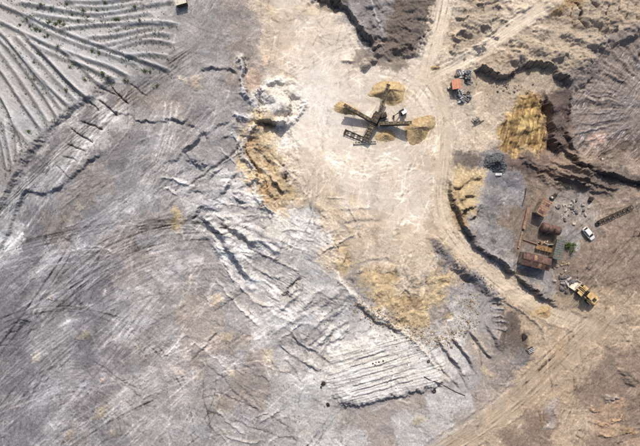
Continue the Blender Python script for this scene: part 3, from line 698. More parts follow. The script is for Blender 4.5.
def ground_material():
    m = bpy.data.materials.new('earth')
    t, b = nt(m)
    N, L = t.nodes, t.links
    at_ = N.new('ShaderNodeAttribute'); at_.attribute_name = 'soil'
    geo = N.new('ShaderNodeNewGeometry')
    n1 = N.new('ShaderNodeTexNoise'); n1.inputs['Scale'].default_value = 1.7; n1.inputs['Detail'].default_value = 6; n1.inputs['Roughness'].default_value = 0.78
    n2 = N.new('ShaderNodeTexVoronoi'); n2.inputs['Scale'].default_value = 1.3
    L.new(geo.outputs['Position'], n1.inputs['Vector']); L.new(geo.outputs['Position'], n2.inputs['Vector'])
    mr = N.new('ShaderNodeMapRange'); mr.inputs['From Min'].default_value = 0.25; mr.inputs['From Max'].default_value = 0.75; mr.inputs['To Min'].default_value = 0.55; mr.inputs['To Max'].default_value = 1.45
    L.new(n1.outputs[0], mr.inputs[0])
    fl_ = N.new('ShaderNodeAttribute'); fl_.attribute_name = 'drag'
    sp = N.new('ShaderNodeSeparateXYZ'); L.new(fl_.outputs['Vector'], sp.inputs[0])
    cb = N.new('ShaderNodeCombineXYZ'); L.new(sp.outputs[0], cb.inputs[0]); L.new(sp.outputs[1], cb.inputs[1])
    mp = N.new('ShaderNodeMapping'); mp.inputs['Scale'].default_value = (0.16, 1.5, 1.0); L.new(cb.outputs[0], mp.inputs[0])
    ns = N.new('ShaderNodeTexNoise'); ns.inputs['Scale'].default_value = 1.0; ns.inputs['Detail'].default_value = 5; ns.inputs['Roughness'].default_value = 0.72; ns.inputs['Distortion'].default_value = 0.3
    L.new(mp.outputs[0], ns.inputs['Vector'])
    r_ = N.new('ShaderNodeMapRange'); r_.inputs['From Min'].default_value = 0.3; r_.inputs['From Max'].default_value = 0.7; r_.inputs['To Min'].default_value = -0.36; r_.inputs['To Max'].default_value = 0.36
    L.new(ns.outputs[0], r_.inputs[0])
    ml_ = N.new('ShaderNodeMath'); ml_.operation = 'MULTIPLY_ADD'; ml_.inputs[2].default_value = 1.0
    L.new(r_.outputs[0], ml_.inputs[0]); L.new(sp.outputs[2], ml_.inputs[1])
    mz = N.new('ShaderNodeMix'); mz.data_type = 'RGBA'; mz.blend_type = 'MULTIPLY'; mz.inputs[0].default_value = 1.0
    L.new(at_.outputs['Color'], mz.inputs[6]); L.new(ml_.outputs[0], mz.inputs[7])
    mx = N.new('ShaderNodeMix'); mx.data_type = 'RGBA'; mx.blend_type = 'MULTIPLY'; L.new(at_.outputs['Alpha'], mx.inputs[0])
    L.new(mz.outputs[2], mx.inputs[6]); L.new(mr.outputs[0], mx.inputs[7])
    L.new(mx.outputs[2], b.inputs['Base Color'])
    ad = N.new('ShaderNodeMath'); ad.operation = 'MULTIPLY_ADD'; ad.inputs[1].default_value = 0.08
    L.new(n2.outputs[0], ad.inputs[0]); L.new(n1.outputs[0], ad.inputs[2])
    bp = N.new('ShaderNodeBump'); bp.inputs['Strength'].default_value = 0.45; bp.inputs['Distance'].default_value = 0.2
    L.new(ad.outputs[0], bp.inputs['Height']); L.new(bp.outputs[0], b.inputs['Normal'])
    b.inputs['Roughness'].default_value = 0.95
    b.inputs['Specular IOR Level'].default_value = 0.15
    return m
EARTH = ground_material()

fz = zone[:-1, :-1]
idx = np.arange(NV * NU, dtype=np.int64).reshape(NV, NU)
quads = np.stack([idx[1:, :-1], idx[1:, 1:], idx[:-1, 1:], idx[:-1, :-1]], -1)
for zid, nm in enumerate(['ground', 'terraced_hillside', 'quarry_floor', 'pit_floor', 'dirt_yard', 'dirt_road']):
    q = quads[fz == zid].reshape(-1)
    used, inv = np.unique(q, return_inverse=True)
    me = bpy.data.meshes.new(nm)
    me.vertices.add(len(used)); me.vertices.foreach_set('co', X3.reshape(-1, 3)[used].reshape(-1))
    nf = len(inv) // 4
    me.loops.add(len(inv)); me.loops.foreach_set('vertex_index', inv.astype(np.int32))
    me.polygons.add(nf); me.polygons.foreach_set('loop_start', np.arange(0, nf * 4, 4, dtype=np.int32))
    ca = me.attributes.new('soil', 'FLOAT_COLOR', 'POINT')
    cc = np.ones((len(used), 4), F); cc[:, :3] = C.reshape(-1, 3)[used]; cc[:, 3] = DET.reshape(-1)[used]
    ca.data.foreach_set('color', cc.reshape(-1))
    da = me.attributes.new('drag', 'FLOAT_VECTOR', 'POINT'); da.data.foreach_set('vector', DRAG.reshape(-1, 3)[used].reshape(-1))
    me.update(calc_edges=True)
    me.polygons.foreach_set('use_smooth', np.ones(nf, bool))
    me.materials.append(EARTH)
    o = bpy.data.objects.new(nm, me); COL.objects.link(o)
    o['kind'] = 'structure'
#OBJECTS#
# ------------------------------------------------------------------ helpers for things
_mats = {}
def mat(name, c, rough=0.8, metal=0.0, var=0.25, scale=1.5, c2=None, amt=0.5, bump=0.0, spec=0.3):
    if name in _mats:
        return _mats[name]
    m = bpy.data.materials.new(name); _mats[name] = m
    t, b = nt(m); N, L = t.nodes, t.links
    tc = N.new('ShaderNodeTexCoord')
    n1 = N.new('ShaderNodeTexNoise'); n1.inputs['Scale'].default_value = scale; n1.inputs['Detail'].default_value = 5; n1.inputs['Roughness'].default_value = 0.65
    L.new(tc.outputs['Object'], n1.inputs['Vector'])
    mr = N.new('ShaderNodeMapRange'); mr.inputs['From Min'].default_value = 0.3; mr.inputs['From Max'].default_value = 0.7
    mr.inputs['To Min'].default_value = 1 - var; mr.inputs['To Max'].default_value = 1 + var
    L.new(n1.outputs[0], mr.inputs[0])
    a = lin(c) * 0.85
    col = N.new('ShaderNodeMix'); col.data_type = 'RGBA'
    col.inputs[6].default_value = (*a, 1); col.inputs[7].default_value = (*((lin(c2) * 0.85) if c2 else a), 1)
    n2 = N.new('ShaderNodeTexNoise'); n2.inputs['Scale'].default_value = scale * 0.7; n2.inputs['Detail'].default_value = 4
    L.new(tc.outputs['Object'], n2.inputs['Vector'])
    r2 = N.new('ShaderNodeMapRange'); r2.inputs['From Min'].default_value = 0.62 - 0.3 * amt; r2.inputs['From Max'].default_value = 0.75 - 0.3 * amt
    L.new(n2.outputs[0], r2.inputs[0]); L.new(r2.outputs[0], col.inputs[0])
    mx = N.new('ShaderNodeMix'); mx.data_type = 'RGBA'; mx.blend_type = 'MULTIPLY'; mx.inputs[0].default_value = 1
    L.new(col.outputs[2], mx.inputs[6]); L.new(mr.outputs[0], mx.inputs[7]); L.new(mx.outputs[2], b.inputs['Base Color'])
    b.inputs['Roughness'].default_value = rough; b.inputs['Metallic'].default_value = metal; b.inputs['Specular IOR Level'].default_value = spec
    if bump:
        bp = N.new('ShaderNodeBump'); bp.inputs['Strength'].default_value = 0.6; bp.inputs['Distance'].default_value = bump
        L.new(n1.outputs[0], bp.inputs['Height']); L.new(bp.outputs[0], b.inputs['Normal'])
    return m

class MB:
    def __init__(self):
        self.v, self.f = [], []
    def add(self, vs, fs):
        o = len(self.v); self.v += [tuple(x) for x in vs]; self.f += [tuple(i + o for i in f) for f in fs]
        return self
    def box(self, c, sz, rz=0.0, m=None):
        M = Matrix.Translation(c) @ Matrix.Rotation(rz, 4, 'Z') if m is None else m
        h = [s * 0.5 for s in sz]
        vs = [M @ Vector((x * h[0], y * h[1], z * h[2])) for x in (-1, 1) for y in (-1, 1) for z in (-1, 1)]
        return self.add(vs, [(0, 1, 3, 2), (4, 6, 7, 5), (0, 4, 5, 1), (2, 3, 7, 6), (0, 2, 6, 4), (1, 5, 7, 3)])
    def beam(self, p, q, w, h=None):
        p, q = Vector(p), Vector(q); d = q - p
        x = d.normalized(); up = Vector((0, 0, 1)) if abs(x.z) < 0.95 else Vector((0, 1, 0))
        y = up.cross(x).normalized(); z = x.cross(y)
        M = Matrix(((x.x, y.x, z.x, 0), (x.y, y.y, z.y, 0), (x.z, y.z, z.z, 0), (0, 0, 0, 1)))
        M.translation = (p + q) / 2
        return self.box(None, (d.length, w, h or w), m=M)
    def cyl(self, p, q, r, n=12, r2=None, cap=True):
        p, q = Vector(p), Vector(q); x = (q - p).normalized()
        up = Vector((0, 0, 1)) if abs(x.z) < 0.95 else Vector((0, 1, 0))
        y = up.cross(x).normalized(); z = x.cross(y); r2 = r if r2 is None else r2
        vs = []
        for k in range(n):
            a = 2 * math.pi * k / n; e = y * math.cos(a) + z * math.sin(a)
            vs += [p + e * r, q + e * r2]
        fs = [(2 * k, (2 * k + 2) % (2 * n), (2 * k + 3) % (2 * n), 2 * k + 1) for k in range(n)]
        if cap:
            fs += [tuple(2 * k for k in range(n))[::-1], tuple(2 * k + 1 for k in range(n))]
        return self.add(vs, fs)
    def tube(self, pts, r, n=8):
        vs, fs = [], []
        P = [Vector(p) for p in pts]
        for i, p in enumerate(P):
            x = (P[min(i + 1, len(P) - 1)] - P[max(i - 1, 0)]).normalized()
            y = Vector((0, 0, 1)).cross(x); y = y.normalized() if y.length > 1e-4 else Vector((0, 1, 0)); z = x.cross(y)
            for k in range(n):
                a = 2 * math.pi * k / n
                vs.append(p + (y * math.cos(a) + z * math.sin(a)) * r)
        for i in range(len(P) - 1):
            for k in range(n):
                a, b = i * n + k, i * n + (k + 1) % n
                fs.append((a, b, b + n, a + n))
        fs += [tuple(range(n))[::-1], tuple((len(P) - 1) * n + k for k in range(n))]
        return self.add(vs, fs)
    def loft(self, secs):
        """secs: rings of equal length, capped"""
        n = len(secs[0]); vs = [p for s in secs for p in s]; fs = []
        for i in range(len(secs) - 1):
            for k in range(n):
                a, b = i * n + k, i * n + (k + 1) % n
                fs.append((a, b, b + n, a + n))
        fs += [tuple(range(n))[::-1], tuple((len(secs) - 1) * n + k for k in range(n))]
        return self.add(vs, fs)
    def torus(self, c, R, r, n=18, k=8, axis='Z'):
        vs, fs = [], []
        for i in range(n):
            a = 2 * math.pi * i / n
            for j in range(k):
                b = 2 * math.pi * j / k
                q = R + r * math.cos(b)
                p = (q * math.cos(a), q * math.sin(a), r * math.sin(b) * 1.3)
                if axis == 'Y': p = (p[0], p[2], p[1])
                vs.append((c[0] + p[0], c[1] + p[1], c[2] + p[2]))
        for i in range(n):
            for j in range(k):
                fs.append((i * k + j, ((i + 1) % n) * k + j, ((i + 1) % n) * k + (j + 1) % k, i * k + (j + 1) % k))
        return self.add(vs, fs)
    def build(self, name, m, parent=None, smooth=False):
        me = bpy.data.meshes.new(name); me.from_pydata(self.v, [], self.f); me.materials.append(m)
        if smooth:
            me.polygons.foreach_set('use_smooth', [True] * len(me.polygons))
        o = bpy.data.objects.new(name, me); COL.objects.link(o)
        if parent is not None:
            o.parent = parent
        return o

def tag(o, label, cat, group=None):
    o['label'] = label; o['category'] = cat
    if group: o['group'] = group
    return o
def thing(name, label, cat, loc, rz=0.0, group=None):
    o = bpy.data.objects.new(name, None); COL.objects.link(o)
    o.empty_display_size = 0.3; o.location = loc; o.rotation_euler = (0, 0, rz)
    return tag(o, label, cat, group)
def scr(a):            # a direction on the picture (degrees, clockwise from right) -> rotation about Z
    return math.radians(-a)
def rel(root, p):      # world point -> local of an unscaled root turned about Z
    d = Vector(p) - Vector(root.location); c, s = math.cos(-root.rotation_euler[2]), math.sin(-root.rotation_euler[2])
    return Vector((d.x * c - d.y * s, d.x * s + d.y * c, d.z))
def seen(u, v, up=0.0):
    x, y, z = at(u, v, up)
    return Vector((x, y, z + up))

M_GREY = mat('grey_steel', (120, 118, 112), 0.6, 0.3, 0.3, 2.0, (150, 130, 100), 0.5)
M_DARK = mat('dark_steel', (62, 58, 54), 0.65, 0.2, 0.3, 2.0, (110, 92, 70), 0.4)
M_BELT = mat('rubber_belt', (84, 78, 70), 0.9, 0, 0.3, 2.0, (150, 132, 100), 0.5)
M_RUST = mat('rusty_sheet', (112, 86, 76), 0.85, 0.1, 0.35, 1.2, (92, 72, 66), 0.6)
M_RUST2 = mat('tan_rust_sheet', (168, 136, 112), 0.85, 0.1, 0.28, 1.3, (140, 108, 90), 0.5)
M_TANK = mat('brown_tank_steel', (124, 96, 88), 0.7, 0.15, 0.3, 1.5, (94, 74, 68), 0.5)
M_ZINC = mat('weathered_zinc', (122, 124, 116), 0.7, 0.2, 0.2, 1.5, (104, 106, 100), 0.5)
M_WALL = mat('dirty_render', (150, 136, 120), 0.9, 0, 0.25, 1.2, (112, 98, 86), 0.5)
M_GLASS = mat('dark_glass', (30, 34, 38), 0.15, 0, 0.1, 1.0, spec=0.6)
M_RUBBER = mat('tyre_rubber', (44, 42, 40), 0.9, 0, 0.3, 3.0, (96, 86, 72), 0.4)
M_YEL = mat('machine_yellow', (222, 192, 138), 0.6, 0, 0.18, 1.5, (196, 160, 110), 0.5)
M_DYEL = mat('worn_yellow', (158, 128, 86), 0.7, 0, 0.3, 2.0, (120, 90, 60), 0.5)
M_WHITE = mat('white_paint', (236, 236, 230), 0.35, 0, 0.06, 1.0, spec=0.5)
M_OFFW = mat('offwhite', (222, 214, 196), 0.7, 0, 0.15, 1.0, (196, 182, 160), 0.4)
M_ORANGE = mat('orange_roof', (220, 158, 128), 0.8, 0, 0.15, 1.2, (208, 146, 116), 0.5)
M_TIMBER = mat('old_timber', (166, 146, 124), 0.9, 0, 0.3, 2.5, (130, 100, 78), 0.5)
M_SCRAPW = mat('pale_scrap', (226, 226, 224), 0.6, 0.1, 0.25, 2.0, (150, 146, 142), 0.5)
M_SCRAPG = mat('grey_scrap', (140, 144, 150), 0.6, 0.2, 0.3, 2.0, (112, 100, 90), 0.5)
M_SAND = mat('ochre_sand', (198, 176, 138), 0.95, 0, 0.28, 1.6, (184, 158, 116), 0.6, 0.08, 0.1)
M_SAND2 = mat('brown_sand', (190, 168, 132), 0.95, 0, 0.3, 1.6, (174, 148, 112), 0.6, 0.06, 0.1)
M_GRAV = mat('blue_grey_gravel', (112, 112, 112), 0.95, 0, 0.45, 3.0, (84, 86, 90), 0.6, 0.15, 0.1)
M_ROCKT = mat('tan_rock', (186, 168, 144), 0.95, 0, 0.4, 2.0, (140, 122, 102), 0.6, 0.05, 0.1)
M_ROCKG = mat('grey_rock', (124, 120, 120), 0.95, 0, 0.3, 2.0, (96, 90, 88), 0.5, 0.05, 0.1)
M_ROCKW = mat('white_rubble', (206, 198, 186), 0.95, 0, 0.35, 2.0, (156, 146, 134), 0.6, 0.05, 0.1)
M_ROCKD = mat('black_rock', (70, 64, 62), 0.95, 0, 0.3, 2.0, (50, 46, 46), 0.5, 0.05, 0.1)
M_LEAF = mat('leaf_green', (112, 130, 78), 0.8, 0, 0.45, 2.0, (76, 96, 50), 0.6, spec=0.1)
M_SCRUB = mat('dull_scrub', (136, 140, 112), 0.9, 0, 0.3, 0.6, (116, 122, 90), 0.6, spec=0.1)
M_TWIG = mat('twig', (104, 88, 70), 0.9)
M_RED = mat('tail_light_red', (150, 30, 26), 0.3)

# ------------------------------------------------------------------ heaps
def heap(name, label, cat, u, v, ru, rv, h, rot, m, flutes=0.25, nflute=9, seed=0, group=None, dish=0.0, rough=0.06, tail=None):
    x0, y0, z0 = at(u, v)
    g = np.random.default_rng(seed); ph = g.uniform(0, 6.3, 4)
    b = MB(); NR, NS = 20, 84
    vs = []
    for i in range(NR + 1):
        r = i / NR
        for k in range(NS):
            a = 2 * math.pi * k / NS
            lobe = 1 + 0.13 * math.sin(2 * a + ph[0]) + 0.12 * math.sin(3 * a + ph[1]) + 0.03 * math.sin(7 * a + ph[2])
            if tail:
                da = math.atan2(math.sin(a - tail[0]), math.cos(a - tail[0])); lobe += tail[1] * math.exp(-(da / 0.22) ** 2)
            ex, ey = ru * S * r * lobe * math.cos(a), rv * S * r * lobe * math.sin(a)
            x = x0 + ex * math.cos(rot) - ey * math.sin(rot); y = y0 + ex * math.sin(rot) + ey * math.cos(rot)
            pr = max(0.0, 1 - r) ** 1.5
            if dish: pr = pr - dish * max(0.0, 1 - r / 0.45) ** 1.2
            fl_ = 1 + flutes * (0.6 * math.sin(nflute * a + ph[3] + 2.5 * math.sin(a) + 1.5 * r) + 0.2 * math.sin((nflute * 2 + 3) * a + ph[2] + 2 * r) + 0.35 * math.sin((nflute // 2 + 1) * a + ph[1])) * math.sin(math.pi * min(1, r * 1.1)) ** 0.7
            z = hz(x, y) + h * pr * fl_ + g.normal(0, rough) * (0 < i < NR) - (0.08 if i == NR else 0)
            vs.append((x - x0, y - y0, z - z0))
    c = [sum(p[2] for p in vs[:NS]) / NS]
    vs[0:NS] = [(0, 0, c[0])] * NS
    fs = []
    for i in range(NR):
        for k in range(NS):
            a_, b_ = i * NS + k, i * NS + (k + 1) % NS
            fs.append((a_, a_ + NS, b_ + NS, b_) if i else (a_, a_ + NS, b_ + NS))
    o = b.add(vs, fs).build(name, m, None, True)
    o.location = (x0, y0, z0)
    return tag(o, label, cat, group)

heap('sand_heap', 'fluted ochre sand heap under the upper conveyor of the screening plant', 'sand heap', 390, 92, 16, 12.5, 3.6, 0.1, M_SAND, 0.12, 5, 1, dish=0.2, rough=0.05, tail=(3.2, 0.5))
heap('sand_heap', 'small ochre sand heap under the left conveyor of the screening plant', 'sand heap', 346, 109, 12.5, 6.5, 1.8, -0.25, M_SAND, 0.1, 3, 2, rough=0.06)
heap('sand_heap', 'broad brown sand heap beyond the right conveyor of the screening plant', 'sand heap', 419, 129, 17, 12.5, 2.8, 0.5, M_SAND2, 0.14, 4, 3, rough=0.06)
heap('sand_heap', 'low ochre sand spill beside the feeder foot of the screening plant', 'sand heap', 386, 136, 11, 6, 0.9, -0.1, M_SAND, 0.12, 3, 4, rough=0.06)
heap('sand_heap', 'low yellow mound lying on the road by the wheel loader', 'sand heap', 543, 312, 10, 5.6, 1.0, 0.1, M_SAND2, 0.2, 6, 5, rough=0.05)
heap('sand_heap', 'tiny brown mound where the two upper roads fork', 'sand heap', 435, 68, 5.5, 2.2, 0.5, 0.2, M_SAND2, 0.2, 4, 6, rough=0.03)
heap('gravel_heap', 'round blue-grey gravel heap at the edge of the yard', 'gravel heap', 496, 163, 12.5, 10.5, 2.6, 0.3, M_GRAV, 0.12, 11, 7, rough=0.16)

# ------------------------------------------------------------------ screening plant with three conveyors
def conveyor(root, a, b, w, label=None, skirt=0):
    a, b = rel(root, a), rel(root, b)
    d = (b - a); x = d.normalized(); y = Vector((0, 0, 1)).cross(x).normalized(); up = x.cross(y)
    fr = MB()
    for s in (-1, 1):
        fr.beam(a + y * s * w / 2, b + y * s * w / 2, 0.12, 0.32)
        fr.beam(a + y * s * w / 2 - up * 0.7 + x, b + y * s * w / 2 - up * 0.45 - x, 0.09, 0.09)
        n = int(d.length / 1.1)
        for k in range(n):
            p = a + x * (0.8 + k * 1.1)
            fr.beam(p + y * s * w / 2, p + x * 0.55 + y * s * w / 2 - up * 0.62, 0.06)
    for k in range(int(d.length / 1.6)):
        p = a + x * (0.6 + k * 1.6); fr.beam(p - y * w / 2 - up * 0.1, p + y * w / 2 - up * 0.1, 0.1)
    c = fr.build('conveyor', M_GREY, root)
    if label: c['label'] = label
    if skirt:
        for s in (-1, 1):
            MB().beam(a + y * s * (w / 2 + 0.07) - up * skirt * 0.5 + x * 0.5, b + y * s * (w / 2 + 0.07) - up * skirt * 0.5 - x * 0.6, 0.04, skirt).build('side_skirt', M_DARK, c)
    bl = MB().beam(a + up * 0.12, b + up * 0.12, w * 0.72, 0.05); bl.beam(a - up * 0.22, b - up * 0.22, w * 0.72, 0.04)
    bl.build('belt', M_BELT, c)
    for p in (a, b):
        MB().cyl(p - y * w * 0.5, p + y * w * 0.5, 0.22, 12).build('pulley', M_DARK, c)
    g0 = -0.1
    q = a + d * 0.62
    lg = MB()
    for s in (-1, 1):
        lg.beam(q + y * s * w / 2, Vector((q.x, q.y, g0)) + y * s * (w / 2 + 0.25) + Vector((x.x, x.y, 0)) * 0.3, 0.12)
    lg.beam(Vector((q.x, q.y, 0.9)) - y * w / 2, Vector((q.x, q.y, 0.9)) + y * w / 2, 0.08)
    lg.build('support_leg', M_GREY, c)
    return c
P0 = at(375, 121)
plant = thing('screening_plant', 'tracked screening plant with three long conveyors amid ochre sand heaps', 'screening plant', P0)
conveyor(plant, seen(378, 118, 1.6), seen(388.5, 84.5, 5.4), 1.15, 'longest conveyor rising towards the upper sand heap')
conveyor(plant, seen(373, 121, 1.6), seen(344.5, 105, 4.4), 0.85, 'thin conveyor reaching to the left sand heap', 1.5)
conveyor(plant, seen(378, 123.5, 1.6), seen(411, 122.5, 4.6), 0.85, 'thin conveyor reaching to the right sand heap', 2.2)
fa_, fb_ = rel(plant, seen(365.5, 139, 1.0)), rel(plant, seen(376, 117, 3.2))
fd = (fb_ - fa_); fx_ = fd.normalized(); fy_ = Vector((0, 0, 1)).cross(fx_).normalized()
ff = MB()
for s in (-1, 1):
    ff.beam(fa_ + fy_ * s * 1.05, fb_ + fy_ * s * 1.05, 0.12, 0.7)
feeder = ff.build('feeder', M_DARK, plant)
MB().beam(fa_, fb_, 1.7, 0.1).build('feeder_belt', M_BELT, feeder)
for k in range(7):
    p = fa_ + fd * (0.1 + k * 0.13) + Vector((0, 0, 0.14))
    MB().beam(p - fy_ * 0.95, p + fy_ * 0.95, 0.16, 0.12).build('cross_bar', M_GREY, feeder)
hp = MB()
for s in (-1, 1):
    hp.beam(fa_ - fx_ * 0.3 + fy_ * s * 1.25 + Vector((0, 0, 0.7)), fa_ + fx_ * 3.2 + fy_ * s * 1.25 + Vector((0, 0, 1.0)), 0.08, 0.9)
hp.beam(fa_ - fx_ * 0.35 - fy_ * 1.25 + Vector((0, 0, 0.5)), fa_ - fx_ * 0.35 + fy_ * 1.25 + Vector((0, 0, 0.5)), 0.08, 0.9)
hp.build('hopper', M_GREY, plant)
sb = MB(); ang_ = math.atan2(fx_.y, fx_.x)
MB().box((fb_.x * 0.8, fb_.y * 0.8, 2.9), (3.6, 2.1, 1.1), ang_).build('screen_box', M_DARK, plant)
for s in (-1, 1):
    MB().box((fb_.x * 0.5 + fy_.x * s * 1.1, fb_.y * 0.5 + fy_.y * s * 1.1, 0.45), (3.6, 0.5, 0.9), ang_).build('crawler_track', M_RUBBER, plant)
MB().box((fb_.x * 0.5, fb_.y * 0.5, 1.25), (4.6, 1.5, 0.7), ang_).build('chassis', M_GREY, plant)
eng = MB().box((2.6, 1.6, 1.0), (2.0, 1.5, 1.9), 0.3).build('engine_box', M_DARK, plant)
MB().cyl((2.6, 1.6, 1.9), (2.6, 1.6, 2.7), 0.1, 8).build('exhaust', M_DARK, eng)
MB().box((3.7, 0.2, 0.5), (1.2, 0.9, 1.0), 0.1).build('control_cabinet', M_SCRAPG, plant)

# ------------------------------------------------------------------ compact excavator with a white cab
X0 = at(402.5, 112.5)
ex = thing('excavator', 'small white-topped machine with a dark arm beside the screening plant', 'excavator', X0, scr(150))
for s in (-1, 1):
    pts = []
    for k in range(14):
        a = 2 * math.pi * k / 14; pts.append((1.0 * math.copysign(abs(math.cos(a)) ** 0.45, math.cos(a)), 0.32 + 0.32 * math.sin(a)))
    MB().loft([[(p[0], s * 0.75 + dy, p[1]) for p in pts] for dy in (-0.2, 0.2)]).build('crawler_track', M_RUBBER, ex)
hs = MB().loft([[(-1.1, -0.8, z), (-0.6, -0.95, z), (0.7, -0.9, z), (0.9, -0.5, z), (0.9, 0.5, z), (0.7, 0.9, z), (-0.6, 0.95, z), (-1.1, 0.8, z)] for z in (0.7, 1.35)])
hs.build('body', M_DARK, ex)
cabn = MB().box((0.1, 0.42, 1.75), (1.3, 0.9, 0.8)).build('cab', M_GLASS, ex)
MB().box((0.05, 0.4, 2.2), (1.55, 1.1, 0.12)).build('cab_roof', M_WHITE, cabn)
MB().box((-0.75, -0.05, 1.5), (0.7, 1.5, 0.4)).build('engine_cover', M_SCRAPW, ex)
MB().beam((0.7, -0.3, 1.2), (2.2, -0.3, 2.3), 0.26, 0.34).build('boom', M_DARK, ex)
MB().beam((2.2, -0.3, 2.35), (3.3, -0.3, 1.1), 0.2, 0.28).build('stick', M_DARK, ex)
MB().loft([[(3.3, y, 1.1), (3.6, y, 0.7), (3.35, y, 0.25), (2.95, y, 0.3), (3.05, y, 0.8)] for y in (-0.65, 0.05)]).build('bucket', M_GREY, ex)

# ------------------------------------------------------------------ frames lying about
def ladder_frame(name, label, cat, u0, v0, u1, v1, w, h, nr, m, mr_, tilt=0.0, brace=True):
    a, b = Vector(at(u0, v0)), Vector(at(u1, v1))
    root = thing(name, label, cat, a, math.atan2(b.y - a.y, b.x - a.x))
    L_ = math.hypot(b.x - a.x, b.y - a.y); dz = b.z - a.z
    for s in (-1, 1):
        r_ = MB().beam((0, s * w / 2, 0.12 + h), (L_, s * w / 2, 0.12 + h + dz), 0.14, 0.16)
        r_.beam((0, s * w / 2, 0.1), (L_, s * w / 2, 0.1 + dz), 0.14, 0.14)
        r_.build('rail', m, root)
    for k in range(nr + 1):
        x = L_ * k / nr; z = dz * k / nr
        MB().beam((x, -w / 2, 0.12 + h + z), (x, w / 2, 0.12 + h + z), 0.14).beam((x, -w / 2, 0.1 + z), (x, -w / 2, 0.12 + h + z), 0.1).beam((x, w / 2, 0.1 + z), (x, w / 2, 0.12 + h + z), 0.1).build('rung', m, root)
        if brace and k < nr and k % 2 == 0:
            MB().beam((x + 0.1, 0, 0.06 + z + h * 0.4), (x + L_ / nr - 0.1, 0, 0.06 + h * 0.4 + dz * (k + 1) / nr), w * 0.7, 0.04).build('plate', mr_, root)
    MB().cyl((0.0, -w * 0.6, 0.2 + h * 0.5), (0.0, w * 0.6, 0.2 + h * 0.5), 0.3, 12).build('end_roller', m, root)
    return root
ladder_frame('conveyor_frame', 'long dark ladder-like conveyor frame lying on the brown yard beside the white car', 'conveyor frame', 598, 222.5, 631.5, 207, 1.1, 0.55, 14, M_DARK, M_TIMBER)
ladder_frame('steel_frame', 'rusty steel frame lying left of the screening plant feeder', 'steel frame', 345, 132, 363, 139.5, 1.5, 0.5, 6, M_DARK, M_GREY)
ladder_frame('steel_frame', 'pale narrow steel frame lying at the feeder foot', 'steel frame', 354, 143, 376, 142, 0.7, 0.3, 7, M_OFFW, M_TIMBER, brace=False)

# ------------------------------------------------------------------ buildings in the yard
def corrugated(p, ex_, ey_, ez0, ez1, n, amp=0.05):
    """a ribbed sheet: p corner, ex_ along the ridge, ey_ down the slope"""
    b = MB(); vs = []
    for k in range(n + 1):
        q = Vector(p) + Vector(ex_) * (k / n); o = amp * (k % 2)
        vs += [q + Vector((0, 0, ez0 + o)), q + Vector(ey_) + Vector((0, 0, ez1 + o)), q + Vector((0, 0, ez0 + o - 0.07)), q + Vector(ey_) + Vector((0, 0, ez1 + o - 0.07))]
    fs = []
    for k in range(n):
        a = 4 * k; c = a + 4
        fs += [(a, c, c + 1, a + 1), (a + 2, a + 3, c + 3, c + 2), (a, a + 2, c + 2, c), (a + 1, c + 1, c + 3, a + 3)]
    fs += [(0, 1, 3, 2), (4 * n, 4 * n + 2, 4 * n + 3, 4 * n + 1)]
    return b.add(vs, fs)
def shed(name, label, u, v, Lm, Wm, ang, hh, kind, wall_m, roof_m, rise=0.7):
    x, y, z = at(u, v, hh)
    root = thing(name, label, 'shed', (x, y, z), scr(ang))
    l, w = Lm / 2 - 0.25, Wm / 2 - 0.25
    wl_ = MB()
    hl, hr = (hh, hh) if kind == 'gable' else (hh + rise, hh)
    for s in (-1, 1):       # long walls
        wl_.box((0, s * w, (hl if s > 0 else hr) / 2 - 0.15), (2 * l, 0.2, (hl if s > 0 else hr) - 0.3 + 0.3))
    for s in (-1, 1):       # end walls with sloping heads
        t = 0.1
        prof = [(-w + 0.1, -0.3), (w - 0.1, -0.3), (w - 0.1, hl - 0.05), (0, hh + rise - 0.08), (-w + 0.1, hr - 0.05)] if kind == 'gable' else [(-w + 0.1, -0.3), (w - 0.1, -0.3), (w - 0.1, hl - 0.1), (-w + 0.1, hr - 0.1)]
        wl_.loft([[(s * l + dx, p[0], p[1]) for p in prof] for dx in (-t, t)])
    wl_.build('wall', wall_m, root)
    n = int(Lm / 0.35)
    if kind == 'gable':
        for s in (-1, 1):
            rf = corrugated((-Lm / 2, 0, 0), (Lm, 0, 0), (0, s * Wm / 2, 0), hh + rise, hh - 0.08, n); rf.build('roof', roof_m, root)
        MB().box((0, 0, hh + rise + 0.07), (Lm, 0.35, 0.06)).build('ridge_cap', roof_m, root)
    else:
        corrugated((-Lm / 2, Wm / 2, 0), (Lm, 0, 0), (0, -Wm, 0), hh + rise, hh, n).build('roof', roof_m, root)
    d = MB().box((l * 0.3, -w - 0.12, 1.0), (1.1, 0.06, 2.0)).build('door', M_DARK, root)
    MB().box((l * 0.3 + 0.4, -w - 0.17, 1.0), (0.06, 0.05, 0.2)).build('handle', M_GREY, d)
    for q in (-0.55, 0.75):
        wd_ = MB().box((l * q, -w - 0.12, 1.6), (0.9, 0.05, 0.8)).build('window', M_OFFW, root)
        MB().box((l * q, -w - 0.16, 1.6), (0.74, 0.04, 0.64)).build('pane', M_GLASS, wd_)
    return root
shed('shed', 'long brown shed with a rusty double-pitched roof, lowest of the yard buildings', 536.5, 261.5, 9.3, 4.2, 14.5, 3.6, 'gable', M_WALL, M_RUST, 0.6)
shed('shed', 'tan rust-roofed shed, topmost of the yard buildings', 544.3, 207.5, 5.6, 3.2, -61, 3.2, 'mono', M_WALL, M_RUST2, 0.25)
shed('shed', 'narrow grey zinc-roofed shed beside the green bush', 559, 249.5, 6.6, 2.9, -76, 3.0, 'mono', M_WALL, M_ZINC, 0.3)

